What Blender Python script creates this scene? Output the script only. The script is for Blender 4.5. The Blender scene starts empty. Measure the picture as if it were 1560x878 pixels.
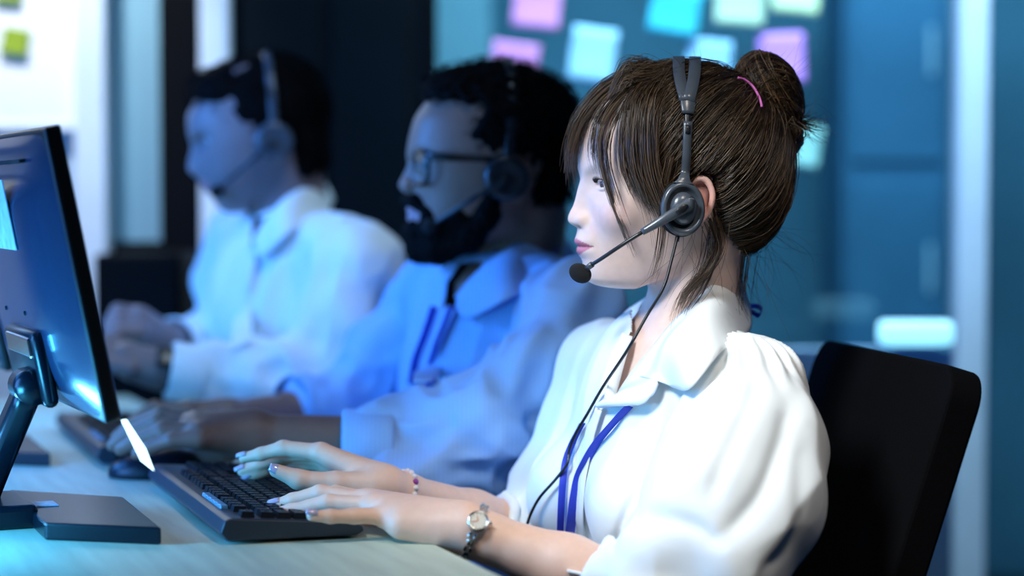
import bpy, bmesh, math, random
import numpy as np
from mathutils import Vector, Matrix
from mathutils.bvhtree import BVHTree

random.seed(7); rng = np.random.default_rng(7)
scene = bpy.context.scene
COL = scene.collection

# ------------------------------------------------------------------ camera
F = 3200.0                      # focal length in pixels of a 1560 px wide frame
DESK = 0.76
CAMZ = DESK + 0.331
TH = math.atan((439 - 300) / F)
cam_data = bpy.data.cameras.new('camera')
cam = bpy.data.objects.new('camera', cam_data); COL.objects.link(cam)
cam.location = (0, 0, CAMZ); cam.rotation_euler = (math.pi / 2 - TH, 0, 0)
cam_data.sensor_width = 36.0; cam_data.lens = F * 36 / 1560
cam_data.clip_start = 0.05; cam_data.clip_end = 60
cam_data.dof.use_dof = True; cam_data.dof.focus_distance = 2.13; cam_data.dof.aperture_fstop = 1.97
scene.camera = cam
# ------------------------------------------------------------------ world, lamps, exposure
world = bpy.data.worlds.new('world'); scene.world = world; world.use_nodes = True
bgn = world.node_tree.nodes['Background']
bgn.inputs[0].default_value = (0.10, 0.32, 0.62, 1); bgn.inputs[1].default_value = 0.05
vs = scene.view_settings
vs.view_transform = 'Standard'; vs.look = 'None'; vs.gamma = 1.0; vs.use_curve_mapping = False
vs.exposure = 0.0

def aim(o, target):
    o.rotation_euler = (Vector(target) - o.location).to_track_quat('-Z', 'Y').to_euler()
def area(name, loc, target, size, power, color, size_y=None, spread=180):
    L = bpy.data.lights.new(name, 'AREA'); o = bpy.data.objects.new(name, L); COL.objects.link(o)
    L.energy = power; L.color = color; L.size = size
    if size_y: L.shape = 'RECTANGLE'; L.size_y = size_y
    L.spread = math.radians(spread)
    o.location = loc; aim(o, target); return o
def spot(name, loc, target, power, color, angle, blend=0.6, radius=0.2):
    L = bpy.data.lights.new(name, 'SPOT'); o = bpy.data.objects.new(name, L); COL.objects.link(o)
    L.energy = power; L.color = color; L.spot_size = math.radians(angle); L.spot_blend = blend
    L.shadow_soft_size = radius
    o.location = loc; aim(o, target); return o
#LIGHTS#
spot('ceiling_spot_over_front_desk', (0.50, 1.15, 2.35), (0.12, 1.98, 0.84), 44, (1.0, 0.88, 0.76), 33, 0.6, 0.16)
spot('added_spot_left_of_front_desk', (-0.48, 1.42, 1.80), (0.19, 2.06, 0.93), 88, (0.86, 0.94, 1.0), 34, 0.5, 0.20)  # unseen lamp added below ceiling height to brighten the woman's face and blouse
area('blue_wash_from_opposite_desk', (-1.3, 1.9, 1.15), (-0.1, 2.75, 0.95), 0.6, 9, (0.09, 0.34, 1.0), spread=110)
area('blue_wash_on_second_row', (-1.25, 2.7, 1.45), (-0.2, 2.95, 0.90), 0.5, 8, (0.05, 0.27, 1.0), spread=100)
spot('ceiling_spot_over_second_row', (0.05, 2.35, 2.35), (-0.42, 3.06, 0.86), 46, (0.62, 0.82, 1.0), 34, 0.8, 0.2)
area('desk_lamp_blue', (-0.64, 1.88, 0.85), (-0.40, 2.06, 0.80), 0.10, 2.6, (0.06, 0.50, 1.0), spread=170)
area('added_low_blue_light', (-0.60, 2.17, 0.80), (-0.47, 2.13, 0.90), 0.08, 1.1, (0.10, 0.50, 1.0), spread=170)  # unseen light added to brighten the lower back of the front monitor
area('added_blue_pool_light', (-0.95, 2.85, 1.15), (-0.90, 2.85, 0.76), 0.25, 4, (0.05, 0.40, 1.0), spread=150)  # unseen light added so its pool on the desk reflects in the monitor back
spot('whiteboard_washer', (-1.0, 3.3, 2.35), (-1.05, 3.9, 1.5), 130, (0.90, 0.95, 1.0), 62, 0.5, 0.1)
area('glass_room_panel', (0.7, 4.6, 2.3), (0.6, 5.6, 1.0), 1.6, 52, (0.32, 0.72, 1.0))
area('front_glass_washer', (0.55, 3.45, 2.35), (0.55, 3.9, 1.3), 1.5, 17, (0.5, 0.80, 1.0), 0.2, spread=80)
#ENDLIGHTS#

# ------------------------------------------------------------------ helpers
U = np.array((0.0, math.sin(TH), math.cos(TH))); FW = np.array((0.0, math.cos(TH), -math.sin(TH)))
CAM = np.array((0.0, 0.0, CAMZ))
def ray(px, py):
    return FW + np.array(((px - 780) / F, 0, 0)) + U * ((439 - py) / F)
def P(px, py, Y):
    d = ray(px, py); return CAM + d * (Y / d[1])
def onz(px, py, z=DESK):
    d = ray(px, py); return CAM + d * ((z - CAMZ) / d[2])
def pix(p):
    v = np.asarray(p) - CAM; w = v @ FW
    return 780 + F * v[..., 0] / w if v.ndim == 1 else None
def project(p):
    v = np.asarray(p) - CAM; w = v @ FW
    return 780 + F * v[..., 0] / w, 439 - F * (v @ U) / w

def mat(name, color, rough=0.5, metal=0.0, noise=0.0, nscale=20.0, bump=0.0, bscale=80.0, emit=None, estr=0.0,
        spec=0.5, sss=0.0, attr=None, alpha=1.0, trans=0.0, coat=0.0, sheen=0.0, stretch=None):
    m = bpy.data.materials.new(name); m.use_nodes = True
    nt = m.node_tree; b = nt.nodes['Principled BSDF']
    c4 = (*color, 1)
    b.inputs['Base Color'].default_value = c4
    b.inputs['Roughness'].default_value = rough; b.inputs['Metallic'].default_value = metal
    b.inputs['Specular IOR Level'].default_value = spec
    b.inputs['Coat Weight'].default_value = coat; b.inputs['Sheen Weight'].default_value = sheen
    if trans: b.inputs['Transmission Weight'].default_value = trans
    if alpha < 1: b.inputs['Alpha'].default_value = alpha
    if sss:
        b.inputs['Subsurface Weight'].default_value = sss
        b.inputs['Subsurface Radius'].default_value = (1.0, 0.35, 0.2)
        b.inputs['Subsurface Scale'].default_value = 0.006
    if emit:
        b.inputs['Emission Color'].default_value = (*emit, 1); b.inputs['Emission Strength'].default_value = estr
    tc = nt.nodes.new('ShaderNodeTexCoord'); vec = tc.outputs['Object']
    if stretch:
        mp = nt.nodes.new('ShaderNodeMapping'); mp.inputs['Scale'].default_value = stretch
        nt.links.new(vec, mp.inputs[0]); vec = mp.outputs[0]
    src = None
    if attr:
        a = nt.nodes.new('ShaderNodeAttribute'); a.attribute_name = attr; src = a.outputs['Color']
        nt.links.new(src, b.inputs['Base Color'])
    if noise:
        n = nt.nodes.new('ShaderNodeTexNoise'); n.inputs['Scale'].default_value = nscale; n.inputs['Detail'].default_value = 4
        nt.links.new(vec, n.inputs['Vector'])
        mx = nt.nodes.new('ShaderNodeMixRGB'); mx.blend_type = 'MULTIPLY'; mx.inputs[0].default_value = 1
        mr = nt.nodes.new('ShaderNodeMapRange'); mr.inputs[1].default_value = 0.3; mr.inputs[2].default_value = 0.7
        mr.inputs[3].default_value = 1 - noise; mr.inputs[4].default_value = 1 + noise * 0.3
        nt.links.new(n.outputs['Fac'], mr.inputs[0]); nt.links.new(mr.outputs[0], mx.inputs[2])
        if src: nt.links.new(src, mx.inputs[1])
        else: mx.inputs[1].default_value = c4
        nt.links.new(mx.outputs[0], b.inputs['Base Color'])
    if bump:
        n2 = nt.nodes.new('ShaderNodeTexNoise'); n2.inputs['Scale'].default_value = bscale; n2.inputs['Detail'].default_value = 3
        nt.links.new(vec, n2.inputs['Vector'])
        bp = nt.nodes.new('ShaderNodeBump'); bp.inputs['Strength'].default_value = bump; bp.inputs['Distance'].default_value = 0.002
        nt.links.new(n2.outputs['Fac'], bp.inputs['Height']); nt.links.new(bp.outputs[0], b.inputs['Normal'])
    return m

def mesh_np(name, V, quads=None, tris=None, smooth=True):
    me = bpy.data.meshes.new(name)
    V = np.asarray(V, dtype=np.float32)
    loops = []; starts = []; n0 = 0
    parts = []
    if quads is not None and len(quads): parts.append((np.asarray(quads, dtype=np.int32), 4))
    if tris is not None and len(tris): parts.append((np.asarray(tris, dtype=np.int32), 3))
    nf = sum(len(a) for a, _ in parts)
    me.vertices.add(len(V)); me.vertices.foreach_set('co', V.ravel())
    lo = np.concatenate([a.ravel() for a, _ in parts])
    st = []
    for a, k in parts:
        st.append(np.arange(len(a)) * k + n0); n0 += a.size
    me.loops.add(len(lo)); me.loops.foreach_set('vertex_index', lo)
    me.polygons.add(nf); me.polygons.foreach_set('loop_start', np.concatenate(st).astype(np.int32))
    me.update(calc_edges=True); me.validate()
    if smooth: me.polygons.foreach_set('use_smooth', np.ones(len(me.polygons), dtype=bool))
    return me
def set_col(me, C, name='Col'):
    a = me.color_attributes.new(name, 'FLOAT_COLOR', 'POINT')
    c = np.ones((len(me.vertices), 4), dtype=np.float32); c[:, :3] = C
    a.data.foreach_set('color', c.ravel())
def link(name, me, m=None, parent=None, M=None):
    o = bpy.data.objects.new(name, me); COL.objects.link(o)
    for x in (m if isinstance(m, (list, tuple)) else [m]):
        if x is not None: me.materials.append(x)
    if M is not None: o.matrix_world = M
    if parent is not None:
        o.parent = parent
    return o
def thing(name, label, cat, loc=(0, 0, 0), rot=0.0, group=None):
    o = bpy.data.objects.new(name, None); COL.objects.link(o); o.empty_display_size = 0.05
    o.location = loc; o.rotation_euler = (0, 0, rot)
    o['label'] = label; o['category'] = cat
    if group: o['group'] = group
    return o
def tag(o, label, cat, group=None):
    o['label'] = label; o['category'] = cat
    if group: o['group'] = group
    return o
def struct(o): o['kind'] = 'structure'; return o
def put(o, root):
    """parent o (built in world coordinates) to root, keeping its world place"""
    o.parent = root
    M = Matrix.Translation(root.location) @ root.rotation_euler.to_matrix().to_4x4()
    o.matrix_parent_inverse = M.inverted()
    return o

# --- bmesh builders (local coordinates) -> mesh
def bm_mesh(bm, name, smooth=False):
    me = bpy.data.meshes.new(name); bm.normal_update(); bm.to_mesh(me); bm.free()
    if smooth: me.polygons.foreach_set('use_smooth', np.ones(len(me.polygons), dtype=bool))
    return me
def add_box(bm, lo, hi, bev=0.0, seg=2, M=None):
    r = bmesh.ops.create_cube(bm, size=1.0)
    vs_ = r['verts']; lo = Vector(lo); hi = Vector(hi)
    for v in vs_:
        v.co = Vector((lo[i] + (v.co[i] + 0.5) * (hi[i] - lo[i]) for i in range(3)))
    if bev:
        ed = list({e for v in vs_ for e in v.link_edges})
        rr = bmesh.ops.bevel(bm, geom=ed, offset=bev, segments=seg, affect='EDGES', profile=0.5)
        vs_ = list({v for f in rr['faces'] for v in f.verts} | {v for v in vs_ if v.is_valid})
    if M is not None: bmesh.ops.transform(bm, matrix=M, verts=[v for v in vs_ if v.is_valid])
def box_me(lo, hi, bev=0.0, seg=2, smooth=False):
    bm = bmesh.new(); add_box(bm, lo, hi, bev, seg); return bm_mesh(bm, 'box', smooth)
def lathe_me(prof, n=24, smooth=True):
    V = []; Q = []
    k = len(prof)
    for i in range(n):
        a = 2 * math.pi * i / n
        for r, z in prof: V.append((r * math.cos(a), r * math.sin(a), z))
    for i in range(n):
        j = (i + 1) % n
        for q in range(k - 1): Q.append((i * k + q, j * k + q, j * k + q + 1, i * k + q + 1))
    return mesh_np('lathe', V, Q, smooth=smooth)
def prism_me(pts, z0, z1, bev=0.0, smooth=False):
    bm = bmesh.new()
    a = [bm.verts.new((x, y, z0)) for x, y in pts]; b = [bm.verts.new((x, y, z1)) for x, y in pts]
    bm.faces.new(a[::-1]); bm.faces.new(b)
    for i in range(len(pts)):
        j = (i + 1) % len(pts); bm.faces.new((a[i], a[j], b[j], b[i]))
    bmesh.ops.recalc_face_normals(bm, faces=bm.faces)
    if bev: bmesh.ops.bevel(bm, geom=list(bm.edges), offset=bev, segments=2, affect='EDGES', profile=0.5)
    return bm_mesh(bm, 'prism', smooth)
def catmull(pts, n):
    """resample control points with a Catmull-Rom spline into n points"""
    p = np.asarray(pts, dtype=float)
    if len(p) == 2:
        t = np.linspace(0, 1, n)[:, None]; return p[0] * (1 - t) + p[1] * t
    e = np.vstack([2 * p[0] - p[1], p, 2 * p[-1] - p[-2]])
    s = np.linspace(0, len(p) - 1 - 1e-9, n); i = s.astype(int); t = (s - i)[:, None]
    a, b, c, d = e[i], e[i + 1], e[i + 2], e[i + 3]
    return 0.5 * (2 * b + (c - a) * t + (2 * a - 5 * b + 4 * c - d) * t ** 2 + (3 * b - a - 3 * c + d) * t ** 3)
def frames(pts, ref=None):
    p = np.asarray(pts, dtype=float)
    T = np.gradient(p, axis=0); T /= np.linalg.norm(T, axis=1)[:, None] + 1e-12
    r = np.array(ref if ref is not None else (0.21, 0.13, 0.97))
    N = np.empty_like(T); prev = r
    for i in range(len(p)):
        n = (r if ref is not None else prev) - T[i] * np.dot(r if ref is not None else prev, T[i])
        l = np.linalg.norm(n)
        if l < 1e-4: n = np.cross(T[i], (0.3, 0.9, 0.1)); l = np.linalg.norm(n)
        N[i] = n / l; prev = N[i]
    return T, N, np.cross(T, N)
def tube_me(pts, rad, n=10, ref=None, ry=None, cap=True):
    """round or elliptical tube along pts; rad along N, ry along B"""
    p = np.asarray(pts, dtype=float); k = len(p)
    ra = np.full(k, rad) if np.isscalar(rad) else np.asarray(rad, dtype=float)
    rb = ra if ry is None else (np.full(k, ry) if np.isscalar(ry) else np.asarray(ry, dtype=float))
    T, N, B = frames(p, ref)
    a = np.arange(n) * 2 * math.pi / n
    V = p[:, None, :] + N[:, None, :] * (ra[:, None] * np.cos(a))[:, :, None] + B[:, None, :] * (rb[:, None] * np.sin(a))[:, :, None]
    V = V.reshape(-1, 3)
    i = np.arange(k - 1)[:, None] * n; j = np.arange(n)[None, :]; j2 = (j + 1) % n
    Q = np.stack([i + j, i + j2, i + n + j2, i + n + j], -1).reshape(-1, 4)
    Tr = []
    if cap:
        V = np.vstack([V, p[:1], p[-1:]]); c0 = k * n; c1 = c0 + 1
        for q in range(n):
            q2 = (q + 1) % n
            Tr.append((c0, q2, q)); Tr.append((c1, (k - 1) * n + q, (k - 1) * n + q2))
    return mesh_np('tube', V, Q, Tr)
def strip_me(pts, wid, thick, ref):
    """flat band with rounded-square section: wid along ref side, thick across"""
    p = np.asarray(pts, dtype=float); k = len(p)
    w = np.full(k, wid) if np.isscalar(wid) else np.asarray(wid, dtype=float)
    T, N, B = frames(p, ref)
    sec = [(-1, -.5), (-.9, -1), (.9, -1), (1, -.5), (1, .5), (.9, 1), (-.9, 1), (-1, .5)]; n = len(sec)
    V = np.concatenate([(p + N * (w * s[0] / 2)[:, None] + B * (thick * s[1] / 2))[:, None, :] for s in sec], 1).reshape(-1, 3)
    i = np.arange(k - 1)[:, None] * n; j = np.arange(n)[None, :]; j2 = (j + 1) % n
    Q = np.stack([i + j, i + j2, i + n + j2, i + n + j], -1).reshape(-1, 4).tolist()
    me = bpy.data.meshes.new('strip')
    F_ = Q + [list(range(n))[::-1], [(k - 1) * n + q for q in range(n)]]
    me.from_pydata(V.tolist(), [], F_); me.polygons.foreach_set('use_smooth', np.ones(len(me.polygons), dtype=bool))
    return me
def join_me(meshes, name='joined', mats=None):
    """join meshes into one; mats: material index per mesh"""
    bm = bmesh.new()
    for q, m in enumerate(meshes):
        n0 = len(bm.faces); bm.from_mesh(m)
        if mats:
            bm.faces.ensure_lookup_table()
            for f in bm.faces[n0:]: f.material_index = mats[q]
    me = bpy.data.meshes.new(name); bm.to_mesh(me); bm.free()
    for m in meshes: bpy.data.meshes.remove(m)
    return me
def xf(me, M):
    me.transform(M); return me
def grid_me(G, thick=0.0, smooth=True):
    """G: rows x cols x 3 control grid -> surface mesh (optionally thickened along normals)"""
    G = np.asarray(G, dtype=float); r, c = G.shape[:2]
    V = G.reshape(-1, 3)
    idx = np.arange(r * c).reshape(r, c)
    Q = np.stack([idx[:-1, :-1], idx[:-1, 1:], idx[1:, 1:], idx[1:, :-1]], -1).reshape(-1, 4)
    if thick:
        du = np.gradient(G, axis=0); dv = np.gradient(G, axis=1)
        N = np.cross(du, dv); N /= np.linalg.norm(N, axis=2)[..., None] + 1e-12
        V2 = (G - N * thick).reshape(-1, 3); o = r * c
        Q2 = Q[:, ::-1] + o
        edge = []
        per = list(idx[0, :]) + list(idx[1:, -1]) + list(idx[-1, -2::-1]) + list(idx[-2:0:-1, 0])
        for a, b in zip(per, per[1:] + per[:1]): edge.append((b, a, a + o, b + o))
        V = np.vstack([V, V2]); Q = np.vstack([Q, Q2, np.array(edge)])
    return mesh_np('grid', V, Q, smooth=smooth)
def resample_grid(G, r, c):
    G = np.asarray(G, dtype=float)
    A = np.stack([catmull(G[i], c) for i in range(G.shape[0])])
    return np.stack([catmull(A[:, j], r) for j in range(c)], 1)

# --- value noise
def vnoise(p, seed=0):
    p = np.asarray(p, dtype=np.float64); i = np.floor(p).astype(np.int64); f = p - i; f = f * f * (3 - 2 * f)
    def h(ix, iy, iz):
        n = (ix * 374761393 + iy * 668265263 + iz * 2147483647 + seed * 974711) & 0x7fffffff
        n = ((n ^ (n >> 13)) * 1274126177) & 0x7fffffff
        n = ((n ^ (n >> 16)) * 362437) & 0x7fffffff
        return (n & 0xffff) / 65535.0
    r = 0
    for dx in (0, 1):
        for dy in (0, 1):
            for dz in (0, 1):
                w = (f[:, 0] if dx else 1 - f[:, 0]) * (f[:, 1] if dy else 1 - f[:, 1]) * (f[:, 2] if dz else 1 - f[:, 2])
                r = r + w * h(i[:, 0] + dx, i[:, 1] + dy, i[:, 2] + dz)
    return r * 2 - 1

# --- signed-distance modelling and surface nets
class Vol:
    def __init__(s, lo, hi, h):
        s.lo = np.array(lo, dtype=float); s.h = h
        s.n = np.ceil((np.array(hi) - s.lo) / h).astype(int) + 1
        s.d = np.full(s.n, 9.0, dtype=np.float32)
        s.ax = [(s.lo[i] + np.arange(s.n[i]) * h).astype(np.float32) for i in range(3)]
    def sl(s, lo, hi, pad):
        a = np.clip(np.floor((np.array(lo) - pad - s.lo) / s.h).astype(int), 0, s.n)
        b = np.clip(np.ceil((np.array(hi) + pad - s.lo) / s.h).astype(int) + 1, 0, s.n)
        if np.any(b <= a): return None
        S = tuple(slice(a[i], b[i]) for i in range(3))
        g = (s.ax[0][S[0]][:, None, None], s.ax[1][S[1]][None, :, None], s.ax[2][S[2]][None, None, :])
        return S, g
    def put(s, S, v, k, op):
        a = s.d[S]
        if op == '-': v = -v
        if k > 0:
            hh = np.maximum(k - np.abs(a - v), 0) / k; hh = hh * hh * (k * 0.25)
        else: hh = 0
        s.d[S] = (np.minimum(a, v) - hh) if op == '+' else (np.maximum(a, v) + hh)
    def cone(s, a, b, ra, rb, k=0.01, op='+'):
        a = np.asarray(a, float); b = np.asarray(b, float); R = max(ra, rb)
        q = s.sl(np.minimum(a, b) - R, np.maximum(a, b) + R, k + 3 * s.h)
        if q is None: return
        S, (x, y, z) = q; ba = b - a; L = float(ba @ ba) + 1e-12
        t = np.clip(((x - a[0]) * ba[0] + (y - a[1]) * ba[1] + (z - a[2]) * ba[2]) / L, 0, 1)
        d = np.sqrt((x - a[0] - t * ba[0]) ** 2 + (y - a[1] - t * ba[1]) ** 2 + (z - a[2] - t * ba[2]) ** 2) - (ra + (rb - ra) * t)
        s.put(S, d, k, op)
    def chain(s, pts, rs, k=0.01, op='+'):
        for i in range(len(pts) - 1): s.cone(pts[i], pts[i + 1], rs[i], rs[i + 1], k, op)
    def ell(s, c, r, R=None, k=0.01, op='+'):
        c = np.asarray(c, float); r = np.asarray(r, float); m = float(r.max())
        q = s.sl(c - m, c + m, k + 3 * s.h)
        if q is None: return
        S, (x, y, z) = q
        X = x - c[0]; Y = y - c[1]; Z = z - c[2]
        if R is not None:   # rows of R: local axes in volume coordinates
            R = np.asarray(R, float)
            X, Y, Z = (X * R[i][0] + Y * R[i][1] + Z * R[i][2] for i in range(3))
        k0 = np.sqrt((X / r[0]) ** 2 + (Y / r[1]) ** 2 + (Z / r[2]) ** 2)
        k1 = np.sqrt((X / r[0] ** 2) ** 2 + (Y / r[1] ** 2) ** 2 + (Z / r[2] ** 2) ** 2) + 1e-9
        s.put(S, k0 * (k0 - 1) / k1, k, op)
    def fn(s, f, lo, hi, k=0.01, op='+'):
        q = s.sl(lo, hi, k + 3 * s.h)
        S, g = q; s.put(S, f(*g).astype(np.float32), k, op)
    def mesh(s, smooth=2, lam=0.5):
        d = s.d; n = s.n
        ins = d < 0
        c = np.zeros(n - 1, dtype=np.int8)
        for i in (0, 1):
            for j in (0, 1):
                for k in (0, 1): c += ins[i:n[0] - 1 + i, j:n[1] - 1 + j, k:n[2] - 1 + k]
        act = (c > 0) & (c < 8)
        I = np.argwhere(act); idx = np.full(n - 1, -1, dtype=np.int32); idx[act] = np.arange(len(I))
        corners = [(i, j, k) for i in (0, 1) for j in (0, 1) for k in (0, 1)]
        val = {q: d[I[:, 0] + q[0], I[:, 1] + q[1], I[:, 2] + q[2]] for q in corners}
        acc = np.zeros((len(I), 3)); cnt = np.zeros(len(I))
        for a in corners:
            for ax in range(3):
                if a[ax]: continue
                b = list(a); b[ax] = 1; b = tuple(b)
                va, vb = val[a], val[b]; m = (va < 0) != (vb < 0)
                t = np.where(m, va / np.where(m, va - vb, 1), 0)
                p = np.tile(np.array(a, float), (len(I), 1)); p[:, ax] = t
                acc[m] += p[m]; cnt += m
        V = s.lo + (I + acc / cnt[:, None]) * s.h
        Q = []
        for ax in range(3):
            o1, o2 = [(1, 2), (2, 0), (0, 1)][ax]
            A = [slice(None)] * 3; B = [slice(None)] * 3
            A[ax] = slice(0, -1); B[ax] = slice(1, None)
            cr = ins[tuple(A)] != ins[tuple(B)]
            E = np.argwhere(cr)
            E = E[(E[:, o1] > 0) & (E[:, o2] > 0) & (E[:, o1] < n[o1] - 1) & (E[:, o2] < n[o2] - 1)]
            def cell(d1, d2):
                q = E.copy(); q[:, o1] -= d1; q[:, o2] -= d2; return idx[q[:, 0], q[:, 1], q[:, 2]]
            q4 = np.stack([cell(1, 1), cell(0, 1), cell(0, 0), cell(1, 0)], -1)
            fl = ins[E[:, 0], E[:, 1], E[:, 2]]
            q4[~fl] = q4[~fl][:, ::-1]
            Q.append(q4)
        Q = np.concatenate(Q); Q = Q[(Q >= 0).all(1)]
        return smooth_v(V, Q, smooth, lam), Q
def smooth_v(V, Q, it, lam=0.5):
    if not it: return V
    e = np.concatenate([Q[:, [0, 1]], Q[:, [1, 2]], Q[:, [2, 3]], Q[:, [3, 0]]])
    n = len(V); deg = np.bincount(e.ravel(), minlength=n)[:, None] + 1e-9
    for _ in range(it):
        S = np.stack([np.bincount(e[:, 0], V[e[:, 1], i], n) + np.bincount(e[:, 1], V[e[:, 0], i], n) for i in range(3)], 1)
        V = V + lam * (S / deg - V)
    return V
def normals_v(V, Q):
    n = np.cross(V[Q[:, 2]] - V[Q[:, 0]], V[Q[:, 3]] - V[Q[:, 1]])
    N = np.stack([sum(np.bincount(Q[:, j], n[:, i], len(V)) for j in range(4)) for i in range(3)], 1)
    return N / (np.linalg.norm(N, axis=1)[:, None] + 1e-12)
def merge(parts):
    V = []; Q = []; o = 0
    for v, q in parts: V.append(v); Q.append(q + o); o += len(v)
    return np.vstack(V), np.vstack(Q)
def bvh_of(V, Q): return BVHTree.FromPolygons([tuple(v) for v in V.tolist()], Q.tolist())
def hit(bvh, px, py, off=0.003, default=None):
    d = Vector(ray(px, py)).normalized(); r = bvh.ray_cast(Vector(CAM), d)
    if r[0] is None: return np.array(default) if default is not None else None
    n = r[1] if r[1].dot(d) < 0 else -r[1]
    return np.array(r[0] + n * off - d * off * 0.5)

# --- strands: (N, M, 3) paths -> one thin-tube mesh
def strands_np(paths, rad, taper=0.35, col=None, sides=3):
    Pt = np.asarray(paths, dtype=np.float64); N, M = Pt.shape[:2]
    T = np.gradient(Pt, axis=1); T /= np.linalg.norm(T, axis=2)[..., None] + 1e-12
    r = np.array((0.37, 0.51, 0.77)); A = np.cross(T, r); A /= np.linalg.norm(A, axis=2)[..., None] + 1e-9
    B = np.cross(T, A)
    t = np.linspace(0, 1, M); w = 1 - (1 - taper) * np.clip((t - 0.55) / 0.45, 0, 1)
    R = (np.asarray(rad).reshape(-1, 1) * w[None, :])[..., None]
    V = np.stack([Pt + R * (A * math.cos(a) + B * math.sin(a)) for a in np.arange(sides) * 2 * math.pi / sides], 2)
    idx = np.arange(N * M * sides).reshape(N, M, sides); nx = np.roll(idx, -1, 2)
    Q = np.stack([idx[:, :-1], nx[:, :-1], nx[:, 1:], idx[:, 1:]], -1).reshape(-1, 4)
    C = None
    if col is not None: C = np.repeat(np.asarray(col), M * sides, axis=0)
    return V.reshape(-1, 3), Q, C
# ------------------------------------------------------------------ materials
M_floor = mat('dark carpet', (0.02, 0.028, 0.04), 0.9, noise=0.5, nscale=60, bump=0.5, bscale=300)
M_ceil = mat('ceiling paint', (0.25, 0.28, 0.32), 0.9, noise=0.1)
M_dark = mat('black wall panel', (0.003, 0.006, 0.009), 0.55, noise=0.3, nscale=3, spec=0.08)
M_blackmatte = mat('black matte', (0.002, 0.002, 0.003), 0.6, noise=0.2, spec=0.08)
M_alu = mat('pale anodised frame', (0.74, 0.84, 0.95), 0.45, noise=0.08, nscale=8)
M_bluewall = mat('blue grey wall', (0.42, 0.55, 0.72), 0.8, noise=0.12, nscale=2.2)
M_tealwall = mat('teal room wall', (0.15, 0.30, 0.40), 0.8, noise=0.35, nscale=1.6)
M_white = mat('white board', (0.92, 0.93, 0.95), 0.35, noise=0.03)
M_frost = mat('frosted pane', (0.22, 0.42, 0.50), 0.6, noise=0.15, nscale=2)

def glass_mat():
    m = bpy.data.materials.new('office glass'); m.use_nodes = True; nt = m.node_tree
    for n in list(nt.nodes): nt.nodes.remove(n)
    out = nt.nodes.new('ShaderNodeOutputMaterial'); mix = nt.nodes.new('ShaderNodeMixShader')
    tr = nt.nodes.new('ShaderNodeBsdfTransparent'); tr.inputs[0].default_value = (0.78, 0.90, 0.92, 1)
    gl = nt.nodes.new('ShaderNodeBsdfGlossy'); gl.inputs[0].default_value = (0.9, 0.95, 1, 1); gl.inputs['Roughness'].default_value = 0.06
    fr = nt.nodes.new('ShaderNodeFresnel'); fr.inputs[0].default_value = 1.45
    nt.links.new(fr.outputs[0], mix.inputs[0]); nt.links.new(tr.outputs[0], mix.inputs[1]); nt.links.new(gl.outputs[0], mix.inputs[2])
    nt.links.new(mix.outputs[0], out.inputs[0]); return m
M_glass = glass_mat()

# ------------------------------------------------------------------ the setting
YW = 3.9
def wx(px, Y=YW): return (px - 780) / F * Y          # wall x of a pixel column at depth Y
def wz(py, Y=YW): return P(780, py, Y)[2]
def sbox(name, lo, hi, m, bev=0.0, smooth=False):
    return struct(link(name, box_me(lo, hi, bev), m))
sbox('floor', (-3, -0.5, -0.05), (3, 6.2, 0), M_floor)
sbox('ceiling', (-3, -0.5, 2.6), (3, 6.2, 2.65), M_ceil)
sbox('wall_back', (-3, 6.0, 0), (3, 6.1, 2.6), M_tealwall)
sbox('wall_left', (-3.0, 2.4, 0), (-2.9, 6.0, 2.6), M_bluewall)
sbox('wall_far_left', (-2.9, YW, 0), (wx(172), YW + 0.08, 2.6), M_bluewall)
sbox('trim_1', (wx(122), YW - 0.05, 0), (wx(170), YW + 0.02, 2.6), M_alu, 0.006)
zc = wz(368)
sbox('window_1', (wx(170), YW + 0.01, zc), (wx(249), YW + 0.03, 2.6), M_frost)
sbox('wall_under_pane', (wx(170), YW, 0), (wx(249), YW + 0.06, zc), M_blackmatte)
sbox('trim_2', (wx(248), YW - 0.03, 0), (wx(310), YW + 0.06, 2.6), M_blackmatte, 0.004)
sbox('trim_3', (wx(310), YW - 0.04, 0), (wx(354), YW + 0.06, 2.6), M_alu, 0.006)
d = sbox('door_1', (wx(354), YW, 0), (wx(648), YW + 0.05, 2.2), M_dark, 0.003)
for k in range(2):       # leaf panels and the handle of the dark door
    xa = wx(372) + k * (wx(640) - wx(372)) / 2
    p = link('door_panel', box_me((xa, YW - 0.012, 0.15), (xa + (wx(640) - wx(372)) / 2 - 0.02, YW, 2.1), 0.004), M_dark, d)
sbox('wall_over_door', (wx(354), YW, 2.2), (wx(648), YW + 0.05, 2.6), M_dark)
g0 = wx(648)
sbox('window_2', (g0, YW + 0.03, 0.0), (wx(1456), YW + 0.042, 2.6), M_glass)
sbox('trim_4', (wx(1456), YW - 0.03, 0), (wx(1500), YW + 0.07, 2.6), M_alu, 0.006)
sbox('window_3', (wx(1500), YW + 0.03, 0.0), (2.2, YW + 0.042, 2.6), M_glass)
sbox('trim_5', (g0 - 0.005, YW - 0.01, 0), (g0 + 0.02, YW + 0.07, 2.6), M_blackmatte, 0.003)
sbox('wall_right', (2.2, 2.0, 0), (2.3, 6.0, 2.6), M_bluewall)
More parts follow.
